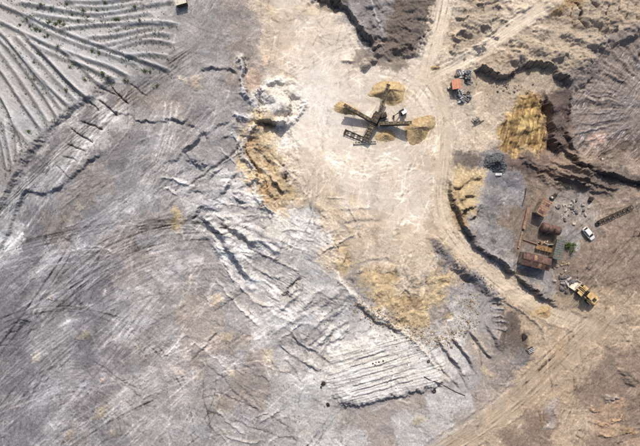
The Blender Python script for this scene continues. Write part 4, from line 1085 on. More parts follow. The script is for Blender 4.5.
def patch(root_label, x, y, z, w, l, m, rx=0.0):
    rt_ = [q for q in COL.objects if q.get('label') == root_label][0]
    p_ = MB().box((0, 0, 0), (w, l, 0.03)).build('roof_patch', m, rt_); p_.location = (x, y, z); p_.rotation_euler = (rx, 0, 0)
DL = 'long brown shed with a rusty double-pitched roof, lowest of the yard buildings'
sl = math.atan2(0.68, 2.1)
for x_, y_, w_, l_, m_ in [(-3.2, 1.0, 0.9, 1.8, M_TANK), (-0.6, 1.1, 0.95, 1.7, M_RUST2), (2.4, 0.95, 1.8, 1.6, M_TANK), (-1.7, -1.0, 0.95, 1.8, M_TANK), (1.2, -1.1, 0.9, 1.5, M_RUST2), (3.6, -0.9, 0.8, 1.5, M_ROCKD)]:
    patch(DL, x_, y_, 4.2 - abs(y_) / 2.1 * 0.68 + 0.09, w_, l_, m_, -sl if y_ > 0 else sl)
for x_, y_, w_, l_, m_ in [(-1.8, 0.3, 0.9, 1.6, M_RUST), (1.2, -0.5, 0.9, 1.4, M_TANK)]:
    patch('tan rust-roofed shed, topmost of the yard buildings', x_, y_, 3.2 + 0.125 + 0.25 * y_ / 3.2 + 0.08, w_, l_, m_, math.atan2(0.25, 3.2))
for x_, y_, w_, l_, m_ in [(-2.2, 0.2, 0.9, 1.6, M_GREY), (1.7, -0.3, 0.9, 1.8, M_ROCKG)]:
    patch('narrow grey zinc-roofed shed beside the green bush', x_, y_, 3.0 + 0.15 + 0.3 * y_ / 2.9 + 0.08, w_, l_, m_, math.atan2(0.3, 2.9))
TK = at(551, 229, 2.0)
tank = thing('storage_tank', 'big brown cylindrical tank lying between the tan and the grey shed', 'tank', TK, scr(14.5))
prof = []
def ring(x, r): return [(x, r * math.cos(2 * math.pi * k / 24), 1.95 + r * math.sin(2 * math.pi * k / 24)) for k in range(24)]
MB().loft([ring(-3.15, 0.5), ring(-3.1, 1.05), ring(-2.9, 1.4), ring(-2.75, 1.5), ring(2.75, 1.5), ring(2.9, 1.4), ring(3.1, 1.05), ring(3.15, 0.5)]).build('shell', M_TANK, tank, True)
for x in (-2.6, -1.3, 0.0, 1.3, 2.6):
    MB().loft([ring(x - 0.05, 1.54), ring(x + 0.05, 1.54)]).build('hoop', M_RUST, tank, True)
for x in (-1.9, 1.9):
    MB().box((x, 0, 0.35), (0.35, 2.4, 1.1)).build('saddle', M_DARK, tank)
hm = MB().cyl((0.6, 0, 3.35), (0.6, 0, 3.7), 0.32, 14).build('manhole', M_RUST, tank)
MB().cyl((0.6, 0, 3.71), (0.6, 0, 3.77), 0.38, 14).build('lid', M_DARK, hm)
MB().tube([(-1.4, 0, 3.4), (-1.4, 0, 3.9), (-1.4, -0.8, 4.0), (-1.4, -1.9, 3.2), (-1.4, -2.0, 0.2)], 0.09, 8).build('pipe', M_RUST, tank)

MK = at(545, 246, 1.0)
pf = thing('machine_platform', 'yellow-brown steel platform with pipework between tank and long brown shed', 'platform', MK, scr(14.5))
for k in range(6):
    MB().box((-2.3 + k * 0.92, -0.9, 1.2), (0.86, 1.5, 0.08)).build('deck_plate', M_DYEL, pf)
for x in (-2.6, 0, 2.6):
    for y in (-1.55, -0.25):
        MB().beam((x, y, -0.2), (x, y, 1.16), 0.14).build('post', M_DARK, pf)
rl = MB()
for k in range(7): rl.beam((-2.7 + k * 0.9, -1.6, 1.2), (-2.7 + k * 0.9, -1.6, 2.1), 0.06)
rl.beam((-2.7, -1.6, 2.1), (2.7, -1.6, 2.1), 0.07).build('railing', M_DYEL, pf)
MB().cyl((-1.6, 0.9, 0.0), (-1.6, 0.9, 1.8), 0.55, 14, 0.45).build('drum', M_RUST2, pf)
MB().cyl((1.4, 0.8, 0.9), (2.6, 0.8, 0.9), 0.45, 14).build('motor', M_DARK, pf)
MB().tube([(-2.4, 0.6, 0.7), (-0.6, 0.9, 1.4), (0.9, 0.7, 1.5), (2.6, 1.3, 1.2)], 0.1, 8).build('pipe', M_OFFW, pf)
MB().box((0.1, 1.5, 0.7), (1.3, 0.5, 0.4), 0.5).build('chute', M_OFFW, pf)
for x in (-0.5, 0.4):
    MB().beam((x, 0.2, 0.0), (x + 0.5, 1.9, 1.5), 0.2).build('strut', M_RUST2, pf)

def slabs(name, label, cat, u0, v0, u1, v1, w, h, n, m):
    a, b = Vector(at(u0, v0)), Vector(at(u1, v1))
    root = thing(name, label, cat, a, math.atan2(b.y - a.y, b.x - a.x)); L_ = math.hypot(b.x - a.x, b.y - a.y)
    for k in range(n):
        zc = (b.z - a.z) * (k + 0.5) / n
        MB().box((L_ * (k + 0.5) / n, random.uniform(-0.05, 0.05), zc + h / 2 - 0.15), (L_ / n - 0.05, w, h + 0.2), random.uniform(-0.02, 0.02)).build('panel', m, root)
    return root
slabs('low_wall', 'rusty upper stretch of the low wall left of the yard buildings', 'wall', 527.5, 208, 523, 229, 0.85, 0.8, 5, M_RUST2)
slabs('low_wall', 'pale lower stretch of the low wall left of the yard buildings', 'wall', 522, 231.5, 518, 248, 0.65, 0.5, 4, M_TIMBER)
pa, pb = Vector(at(523, 239.5)), Vector(at(542, 246))
tag(MB().tube([pa + Vector((0, 0, 0.25)), (pa + pb) / 2 + Vector((0, 0, 0.35)), pb + Vector((0, 0, 0.3))], 0.16, 8).build('pipe', M_RUST2), 'thin rusty pipe running from the low wall to the platform', 'pipe')
pa, pb = Vector(at(522, 206)), Vector(at(526, 188))
tag(MB().tube([pa + Vector((0, 0, 0.2)), (pa + pb) / 2 + Vector((0.2, 0, 0.3)), pb + Vector((0, 0, 0.2))], 0.12, 8).build('pipe', M_DARK), 'dark thin pipe running up from the rusty low wall', 'pipe')
tag(MB().tube([Vector(at(*p)) + Vector((0, 0, 0.16)) for p in [(424, 376.5), (430, 380), (438, 382.5), (446, 386.5), (455, 391.5), (465, 395.5)]], 0.12, 8).build('hose', M_RUBBER), 'black hose lying off the corner of the pale striped bench', 'hose')

# ------------------------------------------------------------------ white car
K0 = at(587.3, 233.5)
car = thing('car', 'small white hatchback parked on the brown yard', 'car', K0, scr(51))
car.scale = (1.12, 1.12, 1.12)
def csec(x, w, z0, z1, t=0.12):
    return [(x, -w + t, z0), (x, -w, z0 + t), (x, -w, z1 - t), (x, -w + t, z1), (x, w - t, z1), (x, w, z1 - t), (x, w, z0 + t), (x, w - t, z0)]
MB().loft([csec(-2.1, 0.72, 0.4, 0.85), csec(-1.95, 0.84, 0.28, 0.98), csec(-0.6, 0.88, 0.25, 1.0), csec(0.8, 0.88, 0.25, 0.98), csec(1.75, 0.82, 0.28, 0.86), csec(2.1, 0.7, 0.4, 0.75)]).build('body', M_WHITE, car)
def cab(x0, x1, x2, x3, zb, zt, wb, wt):
    return [[(x0, -wb, zb), (x0, wb, zb), (x1, wt, zt), (x1, -wt, zt)], [(x3, -wb, zb), (x3, wb, zb), (x2, wt, zt), (x2, -wt, zt)]]
MB().loft([[(-1.95, -0.78, 0.97), (1.05, -0.78, 0.97), (0.35, -0.62, 1.46), (-1.55, -0.62, 1.46)], [(-1.95, 0.78, 0.97), (1.05, 0.78, 0.97), (0.35, 0.62, 1.46), (-1.55, 0.62, 1.46)]]).build('cabin', M_WHITE, car)
MB().loft([[(-1.52, -0.66, 1.465), (0.33, -0.66, 1.465), (0.2, -0.5, 1.52), (-1.4, -0.5, 1.52)], [(-1.52, 0.66, 1.465), (0.33, 0.66, 1.465), (0.2, 0.5, 1.52), (-1.4, 0.5, 1.52)]]).build('roof', M_WHITE, car)
MB().add([(1.06, -0.68, 1.0), (1.06, 0.68, 1.0), (0.40, 0.56, 1.45), (0.40, -0.56, 1.45), (1.09, -0.68, 1.0), (1.09, 0.68, 1.0), (0.43, 0.56, 1.45), (0.43, -0.56, 1.45)], [(4, 5, 6, 7), (0, 3, 2, 1), (0, 1, 5, 4), (1, 2, 6, 5), (2, 3, 7, 6), (3, 0, 4, 7)]).build('windscreen', M_GLASS, car)
MB().add([(-1.94, -0.66, 1.02), (-1.94, 0.66, 1.02), (-1.58, 0.54, 1.44), (-1.58, -0.54, 1.44), (-1.98, -0.66, 1.02), (-1.98, 0.66, 1.02), (-1.62, 0.54, 1.44), (-1.62, -0.54, 1.44)], [(4, 7, 6, 5), (0, 1, 2, 3), (0, 4, 5, 1), (1, 5, 6, 2), (2, 6, 7, 3), (3, 7, 4, 0)]).build('rear_window', M_GLASS, car)
for s in (-1, 1):
    for x0, x1 in ((-1.5, -0.45), (-0.35, 0.6)):
        MB().loft([[(x0, s * (0.775 + o), 1.03), (x1, s * (0.775 + o), 1.03), (x1 - 0.15 * (x1 > 0), s * (0.65 + o), 1.40), (x0, s * (0.65 + o), 1.40)] for o in (0.0, 0.03)]).build('side_window', M_GLASS, car)
    MB().box((0.75, s * 0.98, 1.02), (0.18, 0.18, 0.14)).build('mirror', M_WHITE, car)
    MB().box((2.0, s * 0.55, 0.68), (0.2, 0.3, 0.16)).build('headlight', M_SCRAPW, car)
    MB().box((-2.04, s * 0.62, 0.8), (0.12, 0.22, 0.22)).build('tail_light', M_RED, car)
    for x in (-1.3, 1.3):
        wh = MB().torus((x, s * 0.78, 0.31), 0.22, 0.09, 16, 8, 'Y').build('wheel', M_RUBBER, car, True)
        MB().cyl((x, s * 0.72, 0.31), (x, s * 0.86, 0.31), 0.16, 12).build('rim', M_SCRAPG, wh)
MB().box((2.1, 0, 0.45), (0.1, 1.3, 0.18)).build('bumper', M_DARK, car)

# ------------------------------------------------------------------ wheel loader digging at the rubble
L0 = at(583.5, 293.5)
ld = thing('wheel_loader', 'big dusty yellow wheel loader nosing into the grey rubble', 'wheel loader', L0, scr(223))
ld.scale = (1.22, 1.22, 1.22)
def lsec(x, w, z0, z1): return [(x, -w, z0), (x, -w, z1 - 0.15), (x, -w + 0.2, z1), (x, w - 0.2, z1), (x, w, z1 - 0.15), (x, w, z0)]
MB().loft([lsec(-3.2, 0.9, 0.9, 2.1), lsec(-2.9, 1.0, 0.8, 2.3), lsec(-0.9, 1.0, 0.8, 2.45)]).build('engine_hood', M_YEL, ld)
MB().box((-3.3, 0, 1.0), (0.5, 2.2, 0.8)).build('counterweight', M_DYEL, ld)
MB().box((0.9, 0, 1.1), (1.9, 1.1, 0.9)).build('front_frame', M_DYEL, ld)
lc = MB().loft([[(-0.85, -0.75, 1.6), (0.75, -0.75, 1.6), (0.75, 0.75, 1.6), (-0.85, 0.75, 1.6)], [(-0.75, -0.68, 3.25), (0.5, -0.68, 3.25), (0.5, 0.68, 3.25), (-0.75, 0.68, 3.25)]]).build('cab', M_GLASS, ld)
MB().box((-0.15, 0, 3.34), (1.7, 1.75, 0.16)).build('cab_roof', M_YEL, lc)
MB().cyl((-1.4, 0.5, 2.4), (-1.4, 0.5, 3.2), 0.09, 8).build('exhaust', M_DARK, ld)
MB().box((-2.0, 0.0, 2.45), (0.9, 0.9, 0.1)).build('air_grille', M_DARK, ld)
for x in (-1.9, 1.5):
    for s in (-1, 1):
        wh = MB().torus((x, s * 1.1, 0.78), 0.5, 0.29, 20, 10, 'Y').build('wheel', M_RUBBER, ld, True)
        MB().cyl((x, s * 0.95, 0.78), (x, s * 1.32, 0.78), 0.34, 14).build('rim', M_DYEL, wh)
        MB().box((x, s * 1.1, 1.66), (1.5, 0.7, 0.07)).build('mudguard', M_YEL, ld)
for s in (-1, 1):
    MB().beam((0.8, s * 0.5, 1.7), (2.3, s * 0.5, 1.5), 0.2, 0.32).beam((2.25, s * 0.5, 1.5), (3.1, s * 0.5, 0.7), 0.2, 0.3).build('lift_arm', M_YEL, ld)
MB().cyl((1.0, 0, 2.0), (2.5, 0, 1.5), 0.12, 8).build('tilt_cylinder', M_GREY, ld)
bk = MB(); pr = [(3.0, 1.5), (2.85, 0.9), (3.0, 0.35), (3.5, 0.12), (4.15, 0.1), (4.15, 0.2), (3.55, 0.25), (3.12, 0.5), (2.98, 0.95), (3.1, 1.45)]
bk.loft([[(p[0], y, p[1]) for p in pr] for y in (-1.45, 1.45)])
for s in (-1.42, 1.42):
    bk.loft([[(p[0], s + d_, p[1]) for p in ((3.0, 1.45), (2.9, 0.9), (3.05, 0.4), (3.5, 0.16), (4.1, 0.14), (3.6, 0.9))] for d_ in (-0.05, 0.05)])
bk.build('bucket', M_OFFW, ld)

# ------------------------------------------------------------------ hut with orange roof
Hh = at(456.5, 84, 2.6)
hut = thing('hut', 'tiny square hut with an orange roof among scrap', 'hut', Hh, scr(-8))
MB().box((0, 0, 1.2), (2.3, 2.4, 2.5)).build('wall', M_WALL, hut)
MB().loft([[(-1.45, -1.55, 2.46), (1.45, -1.55, 2.46), (1.45, 1.55, 2.62), (-1.45, 1.55, 2.62)], [(-1.45, -1.55, 2.56), (1.45, -1.55, 2.56), (1.45, 1.55, 2.74), (-1.45, 1.55, 2.74)]]).build('roof', M_ORANGE, hut)
for x in (-0.95, 0.0, 0.95):
    MB().beam((x, -1.5, 2.59), (x, 1.5, 2.77), 0.07, 0.06).build('roof_batten', M_ORANGE, hut)
dr = MB().box((-0.3, -1.22, 0.95), (0.9, 0.06, 1.9)).build('door', M_DARK, hut)
MB().box((-0.02, -1.27, 0.95), (0.06, 0.05, 0.18)).build('handle', M_GREY, dr)
wn_ = MB().box((0.7, -1.22, 1.5), (0.6, 0.05, 0.6)).build('window', M_OFFW, hut)
MB().box((0.7, -1.26, 1.5), (0.48, 0.04, 0.48)).build('pane', M_GLASS, wn_)
Hb = at(448.5, 88)
tag(MB().box((0, 0, 0.35), (0.9, 0.7, 0.9), 0.4).cyl((0.1, 0, 0.8), (0.1, 0, 1.0), 0.12, 8).build('crate', M_OFFW), 'pale crate standing just left of the orange-roofed hut', 'crate').location = Hb

# ------------------------------------------------------------------ scrap
def scrap(kind, u, v, label, m, group, sc=1.0):
    b = MB(); g = random.uniform
    if kind == 'scrap_sheet':
        w, l = g(0.7, 1.3) * sc, g(1.0, 2.0) * sc; n = 4
        pr = [(w * (k / n - 0.5), 0.15 + 0.25 * sc * math.sin(k * 1.9 + g(0, 1))) for k in range(n + 1)]
        ring_ = [(p[0], p[1]) for p in pr] + [(p[0], p[1] - 0.05) for p in pr[::-1]]
        b.loft([[(y, p[0], p[1] + g(0, 0.1)) for p in ring_] for y in (-l / 2, 0, l / 2)])
    elif kind == 'scrap_pipe':
        l = g(1.4, 2.6) * sc; b.cyl((-l / 2, 0, 0.15), (l / 2, 0, g(0.15, 0.7)), 0.13 * sc, 10)
        b.cyl((l / 2 - 0.08, 0, 0.3), (l / 2 + 0.04, 0, 0.32), 0.2 * sc, 10)
    elif kind == 'oil_drum':
        b.cyl((0, 0, 0), (0, 0, 0.88), 0.3, 16); b.cyl((0, 0, 0.3), (0, 0, 0.34), 0.325, 16); b.cyl((0, 0, 0.58), (0, 0, 0.62), 0.325, 16)
    elif kind == 'machine_block':
        b.box((0, 0, 0.3 * sc), (1.2 * sc, 0.8 * sc, 0.7 * sc)); b.cyl((0.2 * sc, -0.5 * sc, 0.4 * sc), (0.2 * sc, 0.5 * sc, 0.4 * sc), 0.34 * sc, 12); b.box((-0.3 * sc, 0, 0.75 * sc), (0.4 * sc, 0.5 * sc, 0.3 * sc))
    elif kind == 'tyre':
        b.torus((0, 0, 0.2 * sc), 0.42 * sc, 0.2 * sc, 18, 8)
    elif kind == 'girder':
        l = g(1.6, 3.2) * sc
        b.beam((-l / 2, 0, 0.1), (l / 2, 0, 0.2), 0.3, 0.05).beam((-l / 2, 0, 0.4), (l / 2, 0, 0.5), 0.3, 0.05).beam((-l / 2, 0, 0.25), (l / 2, 0, 0.35), 0.05, 0.28)
    o = b.build(kind, m, None, kind in ('tyre',))
    x, y, z = at(u, v); o.location = (x, y, z - 0.03); o.rotation_euler = (g(-0.12, 0.12), g(-0.12, 0.12), g(0, 6.3))
    return tag(o, label, {'scrap_sheet': 'scrap sheet', 'scrap_pipe': 'pipe', 'oil_drum': 'drum', 'machine_block': 'scrap machine', 'tyre': 'tyre', 'girder': 'girder'}[kind], group)
KN = [('scrap_sheet', M_SCRAPW, 'pale bent scrap sheet'), ('machine_block', M_SCRAPG, 'grey broken machine block'), ('scrap_sheet', M_SCRAPG, 'grey bent scrap sheet'),
      ('girder', M_DARK, 'short dark steel girder'), ('scrap_pipe', M_GREY, 'short grey scrap pipe'), ('oil_drum', M_SCRAPG, 'grey upright oil drum'), ('tyre', M_RUBBER, 'black worn tyre')]
for k in range(22):
    q = KN[[0, 1, 0, 0, 3, 4, 2, 0, 6, 0, 5][k % 11]]
    u_ = random.uniform(453, 471); v_ = random.uniform(69, 77.5)
    if k >= 10: u_ = random.uniform(463, 471); v_ = random.uniform(72, 84)
    scrap(q[0], u_, v_, q[2] + ' in the heap above and right of the orange-roofed hut', q[1], 'scrap above the hut')
for k in range(26):
    q = KN[[0, 1, 4, 0, 3, 0, 0, 2, 5, 0, 6][k % 11]]
    t = random.random()
    scrap(q[0], 458 + 11 * random.random() + 1.0 * t, 92 + 9.5 * random.random(), q[2] + ' in the heap below the orange-roofed hut', q[1], 'scrap below the hut')
# rusty implement standing on the pale ground below the hut
I0 = at(477, 121)
im = thing('plough_frame', 'small grey broken frame with a long dark bar, below the hut', 'steel frame', I0, scr(-30))
MB().beam((-2.2, -0.6, 0.25), (2.0, -0.9, 0.35), 0.16).build('bar', M_DARK, im)
MB().beam((-0.9, -0.7, 0.2), (-1.2, 1.5, 0.6), 0.2).build('strut', M_GREY, im)
MB().beam((0.9, -0.8, 0.2), (0.2, 1.3, 0.7), 0.2).build('strut', M_GREY, im)
MB().box((0.1, 0.3, 0.35), (1.2, 0.9, 0.6), 0.3).build('gearbox', M_SCRAPG, im)
MB().cyl((-0.9, 0.4, 0.5), (0.9, 0.6, 0.5), 0.28, 10).build('roller', M_GREY, im)

I0 = at(553, 196.5)
pm = thing('pump', 'dark engine pump with a cream tank above the tan-roofed shed', 'pump', I0, scr(-35))
MB().box((0, 0, 0.25), (2.4, 1.1, 0.3)).build('skid', M_DARK, pm)
MB().box((-0.3, 0, 0.8), (1.1, 0.9, 0.9)).build('engine', M_DARK, pm)
MB().cyl((-1.0, -0.1, 1.1), (-1.0, 0.5, 1.1), 0.36, 12).build('tank', M_OFFW, pm)
MB().torus((0.8, 0, 0.75), 0.35, 0.12, 16, 8, 'Y').build('flywheel', M_DARK, pm)
MB().tube([(0.9, 0, 0.7), (1.6, 0.3, 0.8), (2.2, 0.2, 0.3)], 0.12, 8).build('outlet', M_RUST, pm)
scrap('machine_block', 590, 199.5, 'lone black machine block on the yard above the white car', M_ROCKD, None, 1.3)
scrap('tyre', 597, 224, 'black tyre leaning at the left end of the ladder-like frame', M_RUBBER, None, 1.2)
scrap('tyre', 434, 391, 'big black tyre below the pale striped bench', M_RUBBER, None, 1.1)
scrap('tyre', 428.3, 361.5, 'smaller black tyre at the upper right edge of the striped bench', M_RUBBER, None, 0.8)
for q in range(1):
    SL = at(498, 174.3)
    o = MB().loft([[(-1.1, -0.45, -0.1), (1.1, -0.55, -0.1), (1.2, 0.4, -0.1), (-1.0, 0.5, -0.1)], [(-1.05, -0.4, 0.4), (1.05, -0.5, 0.45), (1.15, 0.35, 0.45), (-0.95, 0.45, 0.4)]]).build('concrete_slab', M_SCRAPW)
    o.location = SL; tag(o, 'pale concrete slab at the lower foot of the blue-grey gravel heap', 'slab')
I0 = at(530, 349.5)
sf = thing('scrap_machine', 'small dark machine with pale bars on the grey spoil right of the bench', 'scrap machine', I0, 0.5)
MB().box((0, 0, 0.5), (2.0, 1.3, 1.1)).build('body', M_DARK, sf)
for y in (-0.5, 0.0, 0.5):
    MB().beam((-1.1, y, 1.1), (1.1, y, 1.2), 0.16, 0.12).build('bar', M_SCRAPW, sf)
MB().cyl((-1.1, -0.8, 0.4), (-1.1, 0.8, 0.4), 0.4, 12).build('roller', M_GREY, sf)
# container on the upper edge
I0 = at(180.5, 1.0, 2.0)
ct = thing('container', 'cream box container standing alone on the grey ground at the upper edge', 'container', I0, scr(-16))
MB().box((0, 0, 1.05), (3.4, 2.0, 2.2)).build('body', M_DARK, ct)
corrugated((-1.8, 1.1, 0), (3.6, 0, 0), (0, -2.2, 0), 2.3, 2.2, 10, 0.04).build('roof', M_OFFW, ct)
dd = MB().box((1.72, 0, 1.05), (0.06, 1.6, 1.9)).build('door', M_GREY, ct)
MB().beam((1.8, 0.1, 0.4), (1.8, 0.1, 1.7), 0.06).build('handle', M_DARK, dd)
for s in (-0.8, 0.8):
    MB().box((0, s, -0.1), (3.2, 0.2, 0.25)).build('skid', M_TIMBER, ct)

# ------------------------------------------------------------------ rocks
def rock_mesh(seed, name='rock'):
    g = np.random.default_rng(seed)
    t = (1 + 5 ** 0.5) / 2
    vs = np.array([(-1, t, 0), (1, t, 0), (-1, -t, 0), (1, -t, 0), (0, -1, t), (0, 1, t), (0, -1, -t), (0, 1, -t), (t, 0, -1), (t, 0, 1), (-t, 0, -1), (-t, 0, 1)], float)
    vs /= np.linalg.norm(vs, axis=1)[:, None]
    fs = [(0, 11, 5), (0, 5, 1), (0, 1, 7), (0, 7, 10), (0, 10, 11), (1, 5, 9), (5, 11, 4), (11, 10, 2), (10, 7, 6), (7, 1, 8), (3, 9, 4), (3, 4, 2), (3, 2, 6), (3, 6, 8), (3, 8, 9), (4, 9, 5), (2, 4, 11), (6, 2, 10), (8, 6, 7), (9, 8, 1)]
    vs = vs * g.uniform(0.55, 1.35, (12, 1)) * np.array([1, g.uniform(0.65, 0.95), g.uniform(0.5, 0.8)])
    me = bpy.data.meshes.new(name); me.from_pydata(vs.tolist(), [], fs)
    return me
RK = {}
for mi, m in (('t', M_ROCKT), ('g', M_ROCKG), ('w', M_ROCKW), ('d', M_ROCKD)):
    for k in range(4):
        me = rock_mesh(k * 7 + ord(mi)); me.materials.append(m); RK[mi, k] = me
def rock(u, v, r, mi, label, group, nm='rock'):
    x, y, z = at(u, v)
    o = bpy.data.objects.new(nm, RK[mi, random.randrange(4)]); COL.objects.link(o)
    o.location = (x, y, z + r * 0.22); o.scale = (r, r, r)
    o.rotation_euler = (random.uniform(-0.4, 0.4), random.uniform(-0.4, 0.4), random.uniform(0, 6.3))
    return tag(o, label, 'rock', group)
g = random.Random(5)
rim = smooth_poly([(362, 303), (372, 316), (390, 322), (404, 328), (420, 338), (436, 344), (452, 340), (466, 328), (474, 312), (470, 298)], 2)
for k in range(110):
    i = g.randrange(len(rim)); rock(rim[i][0] + g.gauss(0, 4), rim[i][1] + g.gauss(0, 4), g.choice([0.25, 0.3, 0.4, 0.55]), 'tttgw'[g.randrange(5)] if k % 3 else 't', 'broken rock in the rubble along the lower edge of the ochre slope', 'rocks along the ochre slope')
for k in range(34):
    t = g.random(); rock(438 + 62 * t + g.gauss(0, 3), 250 + 50 * t + g.gauss(0, 3), g.choice([0.25, 0.3, 0.4]), 'ggg'[k % 3], 'dark rock on the shaded bank below the curving road', 'rocks on the road bank')
for k in range(40):
    u_, v_ = 572 + g.gauss(0, 9), 209 + g.gauss(0, 5.5)
    rock(u_, v_, g.choice([0.3, 0.4, 0.55, 0.75]), 'wwg'[k % 3], 'pale rubble block in the heap above the white car', 'pale rubble in the yard')
for k in range(40):
    rock(566 + g.gauss(0, 5), 280 + g.gauss(0, 5), g.choice([0.35, 0.5, 0.7, 0.9]), 'gwg'[k % 3], 'grey rubble block in front of the wheel loader bucket', 'rubble at the loader')
for k in range(12):
    rock(563 + g.gauss(0, 4), 265 + g.gauss(0, 2.2), g.choice([0.4, 0.5, 0.7]), 't', 'tan rock in the small heap below the grey shed', 'tan rocks below the shed')
for k, (u_, v_) in enumerate([(373, 363.5), (376, 362.5), (379, 362), (383, 361), (375, 365)]):
    rock(u_, v_, 0.36, 'd', 'small dark rock in the row on the pale striped bench', 'dark rocks on the bench')
for u_, v_, r_, m_, lb in [(323, 383, 0.9, 'd', 'big black rock at the left end of the striped bench'), (328, 404, 0.8, 'd', 'black rock below the lower left corner of the striped bench'),
                           (524, 337, 1.2, 'd', 'big dark rock on the grey spoil right of the bench furrows'), (51, 298.5, 0.9, 'w', 'pale lone stone on the dark plain at the left'),
                           (606.5, 37, 0.9, 'w', 'white stone at the upper end of the purple pit slope'), (602, 160, 0.8, 'w', 'pale stone in the dark cut below the purple pit'), (321, 387, 0.5, 'd', 'smaller black rock touching the big one at the bench end')]:
    rock(u_, v_, r_, m_, lb, None, 'boulder')
for k in range(34):
    rock(506 + g.gauss(0, 12), 88 + g.gauss(0, 4), g.choice([0.25, 0.35, 0.5]), 'ttg'[k % 3], 'fallen rock below the dark ledge under the brown hills', 'rocks below the ledge')

# loose stones: uncountable
def stones(name, label, n, place, rmin, rmax, m, seed):
    g_ = np.random.default_rng(seed); vs, fs = [], []
    base = np.array([(-1, -1, -.3), (1, -.9, -.3), (.9, 1, -.3), (-1, .8, -.3), (-.5, -.6, .7), (.6, -.5, .8), (.4, .6, .6), (-.5, .5, .75)])
    ff_ = [(0, 3, 2, 1), (4, 5, 6, 7), (0, 1, 5, 4), (1, 2, 6, 5), (2, 3, 7, 6), (3, 0, 4, 7)]
    for _ in range(n):
        u_, v_ = place(g_)
        x, y, z = (u_ - CU) * S, (CV - v_) * S, 0
        z = hz(x, y); r_ = rmin + (rmax - rmin) * g_.random() ** 3; a = g_.uniform(0, 6.3); c_, s_ = math.cos(a) * r_, math.sin(a) * r_
        o = len(vs)
        for p in base * g_.uniform(0.7, 1.2, (8, 3)):
            vs.append((x + p[0] * c_ - p[1] * s_, y + p[0] * s_ + p[1] * c_, z + p[2] * r_))
        fs += [tuple(i + o for i in f) for f in ff_]
    b = MB(); b.v, b.f = vs, fs
    o = b.build(name, m); o['kind'] = 'stuff'
    return tag(o, label, 'stones')
def p_rim(q):
    i = q.integers(len(rim)); return rim[i][0] + q.normal(0, 7), rim[i][1] + q.normal(0, 6)
stones('loose_stones', 'loose tan stones strewn along the ochre slope edge', 1500, p_rim, 0.08, 0.3, M_ROCKT, 1)
stones('loose_stones', 'loose grey stones strewn over the ash plain', 2000, lambda q: (lambda u: (u, q.uniform(110, 470) if u < 240 else q.uniform(250, 470)))(q.uniform(-30, 480)), 0.06, 0.24, M_ROCKG, 2)
stones('loose_stones', 'loose pale stones strewn over the yard', 900, lambda q: (q.normal(560, 30), q.normal(215, 26)), 0.05, 0.2, M_ROCKT, 3)
stones('loose_stones', 'loose dark stones covering the round gravel heap foot and the road bank', 420, lambda q: ((q.normal(498, 9), q.normal(164, 7)) if q.random() < 0.25 else (lambda t: (436 + 66 * t + q.normal(0, 4), 248 + 54 * t + q.normal(0, 4)))(q.random())), 0.06, 0.26, M_ROCKG, 4)

# ------------------------------------------------------------------ plants
def leaf_cloud(g_, n, rx, ry, rz, ls, clumps=7):
    vs, fs = [], []
    cs = [np.array([g_.normal(0, rx * 0.42), g_.normal(0, ry * 0.42), abs(g_.normal(rz * 0.5, rz * 0.28))]) for _ in range(clumps)]
    for _ in range(n):
        c_ = cs[g_.integers(clumps)] + g_.normal(0, 1, 3) * np.array([rx, ry, rz]) * 0.24
        c_[2] = max(0.03, c_[2])
        a = g_.normal(0, 1, 3); a /= np.linalg.norm(a); b = np.cross(a, g_.normal(0, 1, 3)); b /= np.linalg.norm(b) + 1e-9
        l = ls * g_.uniform(0.6, 1.3); o = len(vs)
        vs += [tuple(c_ - a * l), tuple(c_ + b * l * 0.5), tuple(c_ + a * l), tuple(c_ - b * l * 0.5)]
        fs.append((o, o + 1, o + 2, o + 3))
    return vs, fs
def plant_parts(seed, n, rx, ry, rz, ls):
    g_ = np.random.default_rng(seed); b = MB(); b.v, b.f = leaf_cloud(g_, n, rx, ry, rz, ls)
    st_ = MB()
    for k in range(6):
        a = g_.uniform(0, 6.3); r_ = g_.uniform(0.3, 0.7)
        st_.tube([(0, 0, -0.1), (rx * r_ * 0.4 * math.cos(a), ry * r_ * 0.4 * math.sin(a), rz * 0.35), (rx * r_ * math.cos(a), ry * r_ * math.sin(a), rz * 0.8)], 0.03 * max(rx, 0.6), 5)
    return b, st_
B0 = at(569, 245, 0.8)
bush = thing('bush', 'leafy green bush beside the grey zinc-roofed shed', 'bush', B0)
b_, s_ = plant_parts(3, 1500, 1.25, 1.7, 2.1, 0.15); b_.build('crown', M_LEAF, bush); s_.build('stems', M_TWIG, bush)
b_, s_ = plant_parts(4, 200, 1.2, 0.8, 0.6, 0.13)
proto_c = None
SH = [(41, 4, .9), (51, 7.5, .8), (83.5, 11, 1.1), (60, 22, 1.3), (56, 24.5, 1.2), (64, 25, 1.0), (50, 21.5, .9), (36, 29.5, 1.2), (40, 31, .9), (105, 2.5, .8), (135, 7, .9), (116, 19, 1.0), (119, 20, .7), (20, 25, .8), (45, 37, .8),
      (103, 73, 1.2), (108, 77, .9), (125, 80, 1.0), (85, 80, .9), (66, 90, 1.0), (72, 14, .7), (97, 10, .7), (38, 8, .7), (67, 4, .8), (157, 86, .9), (145, 71, 1.0), (150, 72, .8), (78, 20, .7), (88, 17, .7), (27, 19, .8), (70, 67, .9), (34, 62, .7), (34, 79, .7), (29, 131, .9), (140, 20, .8), (58, 46, .9), (92, 51, .9), (99, 53, .8), (48, 23, .8), (30, 26, .8), (48, 35, .8)]
UNIQ = {3: 'largest green shrub, in the clump above the broadest terrace bank', 7: 'long low green shrub on the broadest shaded terrace bank', 2: 'dark green shrub standing alone on the uppermost terrace strip',
        15: 'green shrub where the second terrace bank runs out at the lower right', 33: 'lowest shrub of all, near the foot of the terraces', 24: 'rightmost shrub, on bare ground past the terrace ends', 19: 'lone shrub between the narrow furrows in the middle of the terraces'}
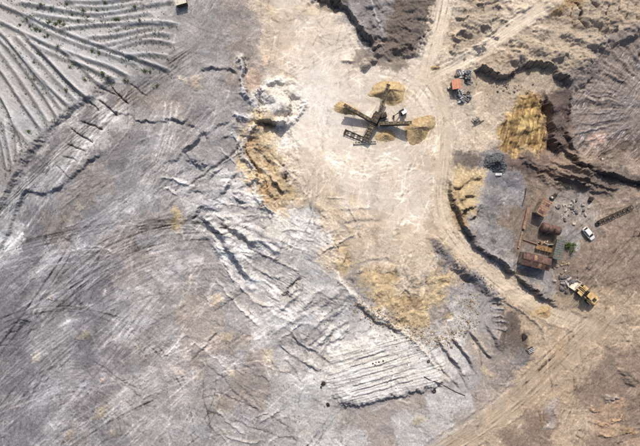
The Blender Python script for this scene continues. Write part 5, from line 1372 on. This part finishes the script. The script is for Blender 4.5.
def shrub_label(k, u, v):
    if k in UNIQ: return UNIQ[k], 'shrubs on the ash terraces'
    if v < 8 + u * 0.36: return 'small shrub on the level strips above the broadest terrace bank', 'shrubs above the broadest terrace bank'
    return 'small shrub among the sloping furrows below the broadest terrace bank', 'shrubs below the broadest terrace bank'
for k, (u_, v_, sc_) in enumerate(SH):
    if k == 0:
        rt = thing('shrub', shrub_label(0, u_, v_)[0], 'shrub', at(u_, v_), 0, shrub_label(0, u_, v_)[1])
        pc_, ps_ = b_.build('crown', M_LEAF, rt), s_.build('stems', M_TWIG, rt); proto_c = (rt, pc_, ps_)
        rt.scale = (sc_,) * 3
    else:
        rt = proto_c[0].copy(); COL.objects.link(rt); rt.location = at(u_, v_); rt.rotation_euler = (0, 0, random.uniform(0, 6.3)); rt.scale = (sc_ * random.uniform(0.8, 1.2), sc_, sc_)
        lb_ = shrub_label(k, u_, v_); rt['label'] = lb_[0]; rt['group'] = lb_[1]
        for c_ in proto_c[1:]:
            q = c_.copy(); COL.objects.link(q); q.parent = rt
gs = np.random.default_rng(9); vs, fs = [], []
for pts, h, L in T:
    p = smooth_poly(pts, 2)
    for k in range(70):
        i = gs.integers(len(p) - 1); t = gs.random(); q = p[i] * (1 - t) + p[i + 1] * t
        u_, v_ = q[0] - abs(gs.normal(2.2, 1.6)) * 0.7, q[1] + abs(gs.normal(2.2, 1.6)) * 0.8
        if gs.random() > (0.8 if pts[0][0] < -30 else 0.42) or u_ < -20 or v_ < -15: continue
        x, y = (u_ - CU) * S, (CV - v_) * S
        v1, f1 = leaf_cloud(gs, 20, 0.4, 0.4, 0.2, 0.1, 3); o = len(vs); z = hz(x, y)
        vs += [(x + a[0], y + a[1], z + a[2]) for a in v1]; fs += [tuple(i_ + o for i_ in f) for f in f1]
for k in range(260):
    u_, v_ = gs.uniform(-15, 165), gs.uniform(-15, 60)
    if v_ > 8 + u_ * 0.40 and gs.random() > 0.2: continue
    x, y = (u_ - CU) * S, (CV - v_) * S
    v1, f1 = leaf_cloud(gs, 22, 0.3, 0.3, 0.28, 0.1, 2); o = len(vs); z = hz(x, y)
    vs += [(x + a[0], y + a[1], z + a[2]) for a in v1]; fs += [tuple(i_ + o for i_ in f) for f in f1]
b = MB(); b.v, b.f = vs, fs
o = b.build('scrub', M_SCRUB); o['kind'] = 'stuff'; tag(o, 'dull green scrub scattered over the ash terraces', 'scrub')
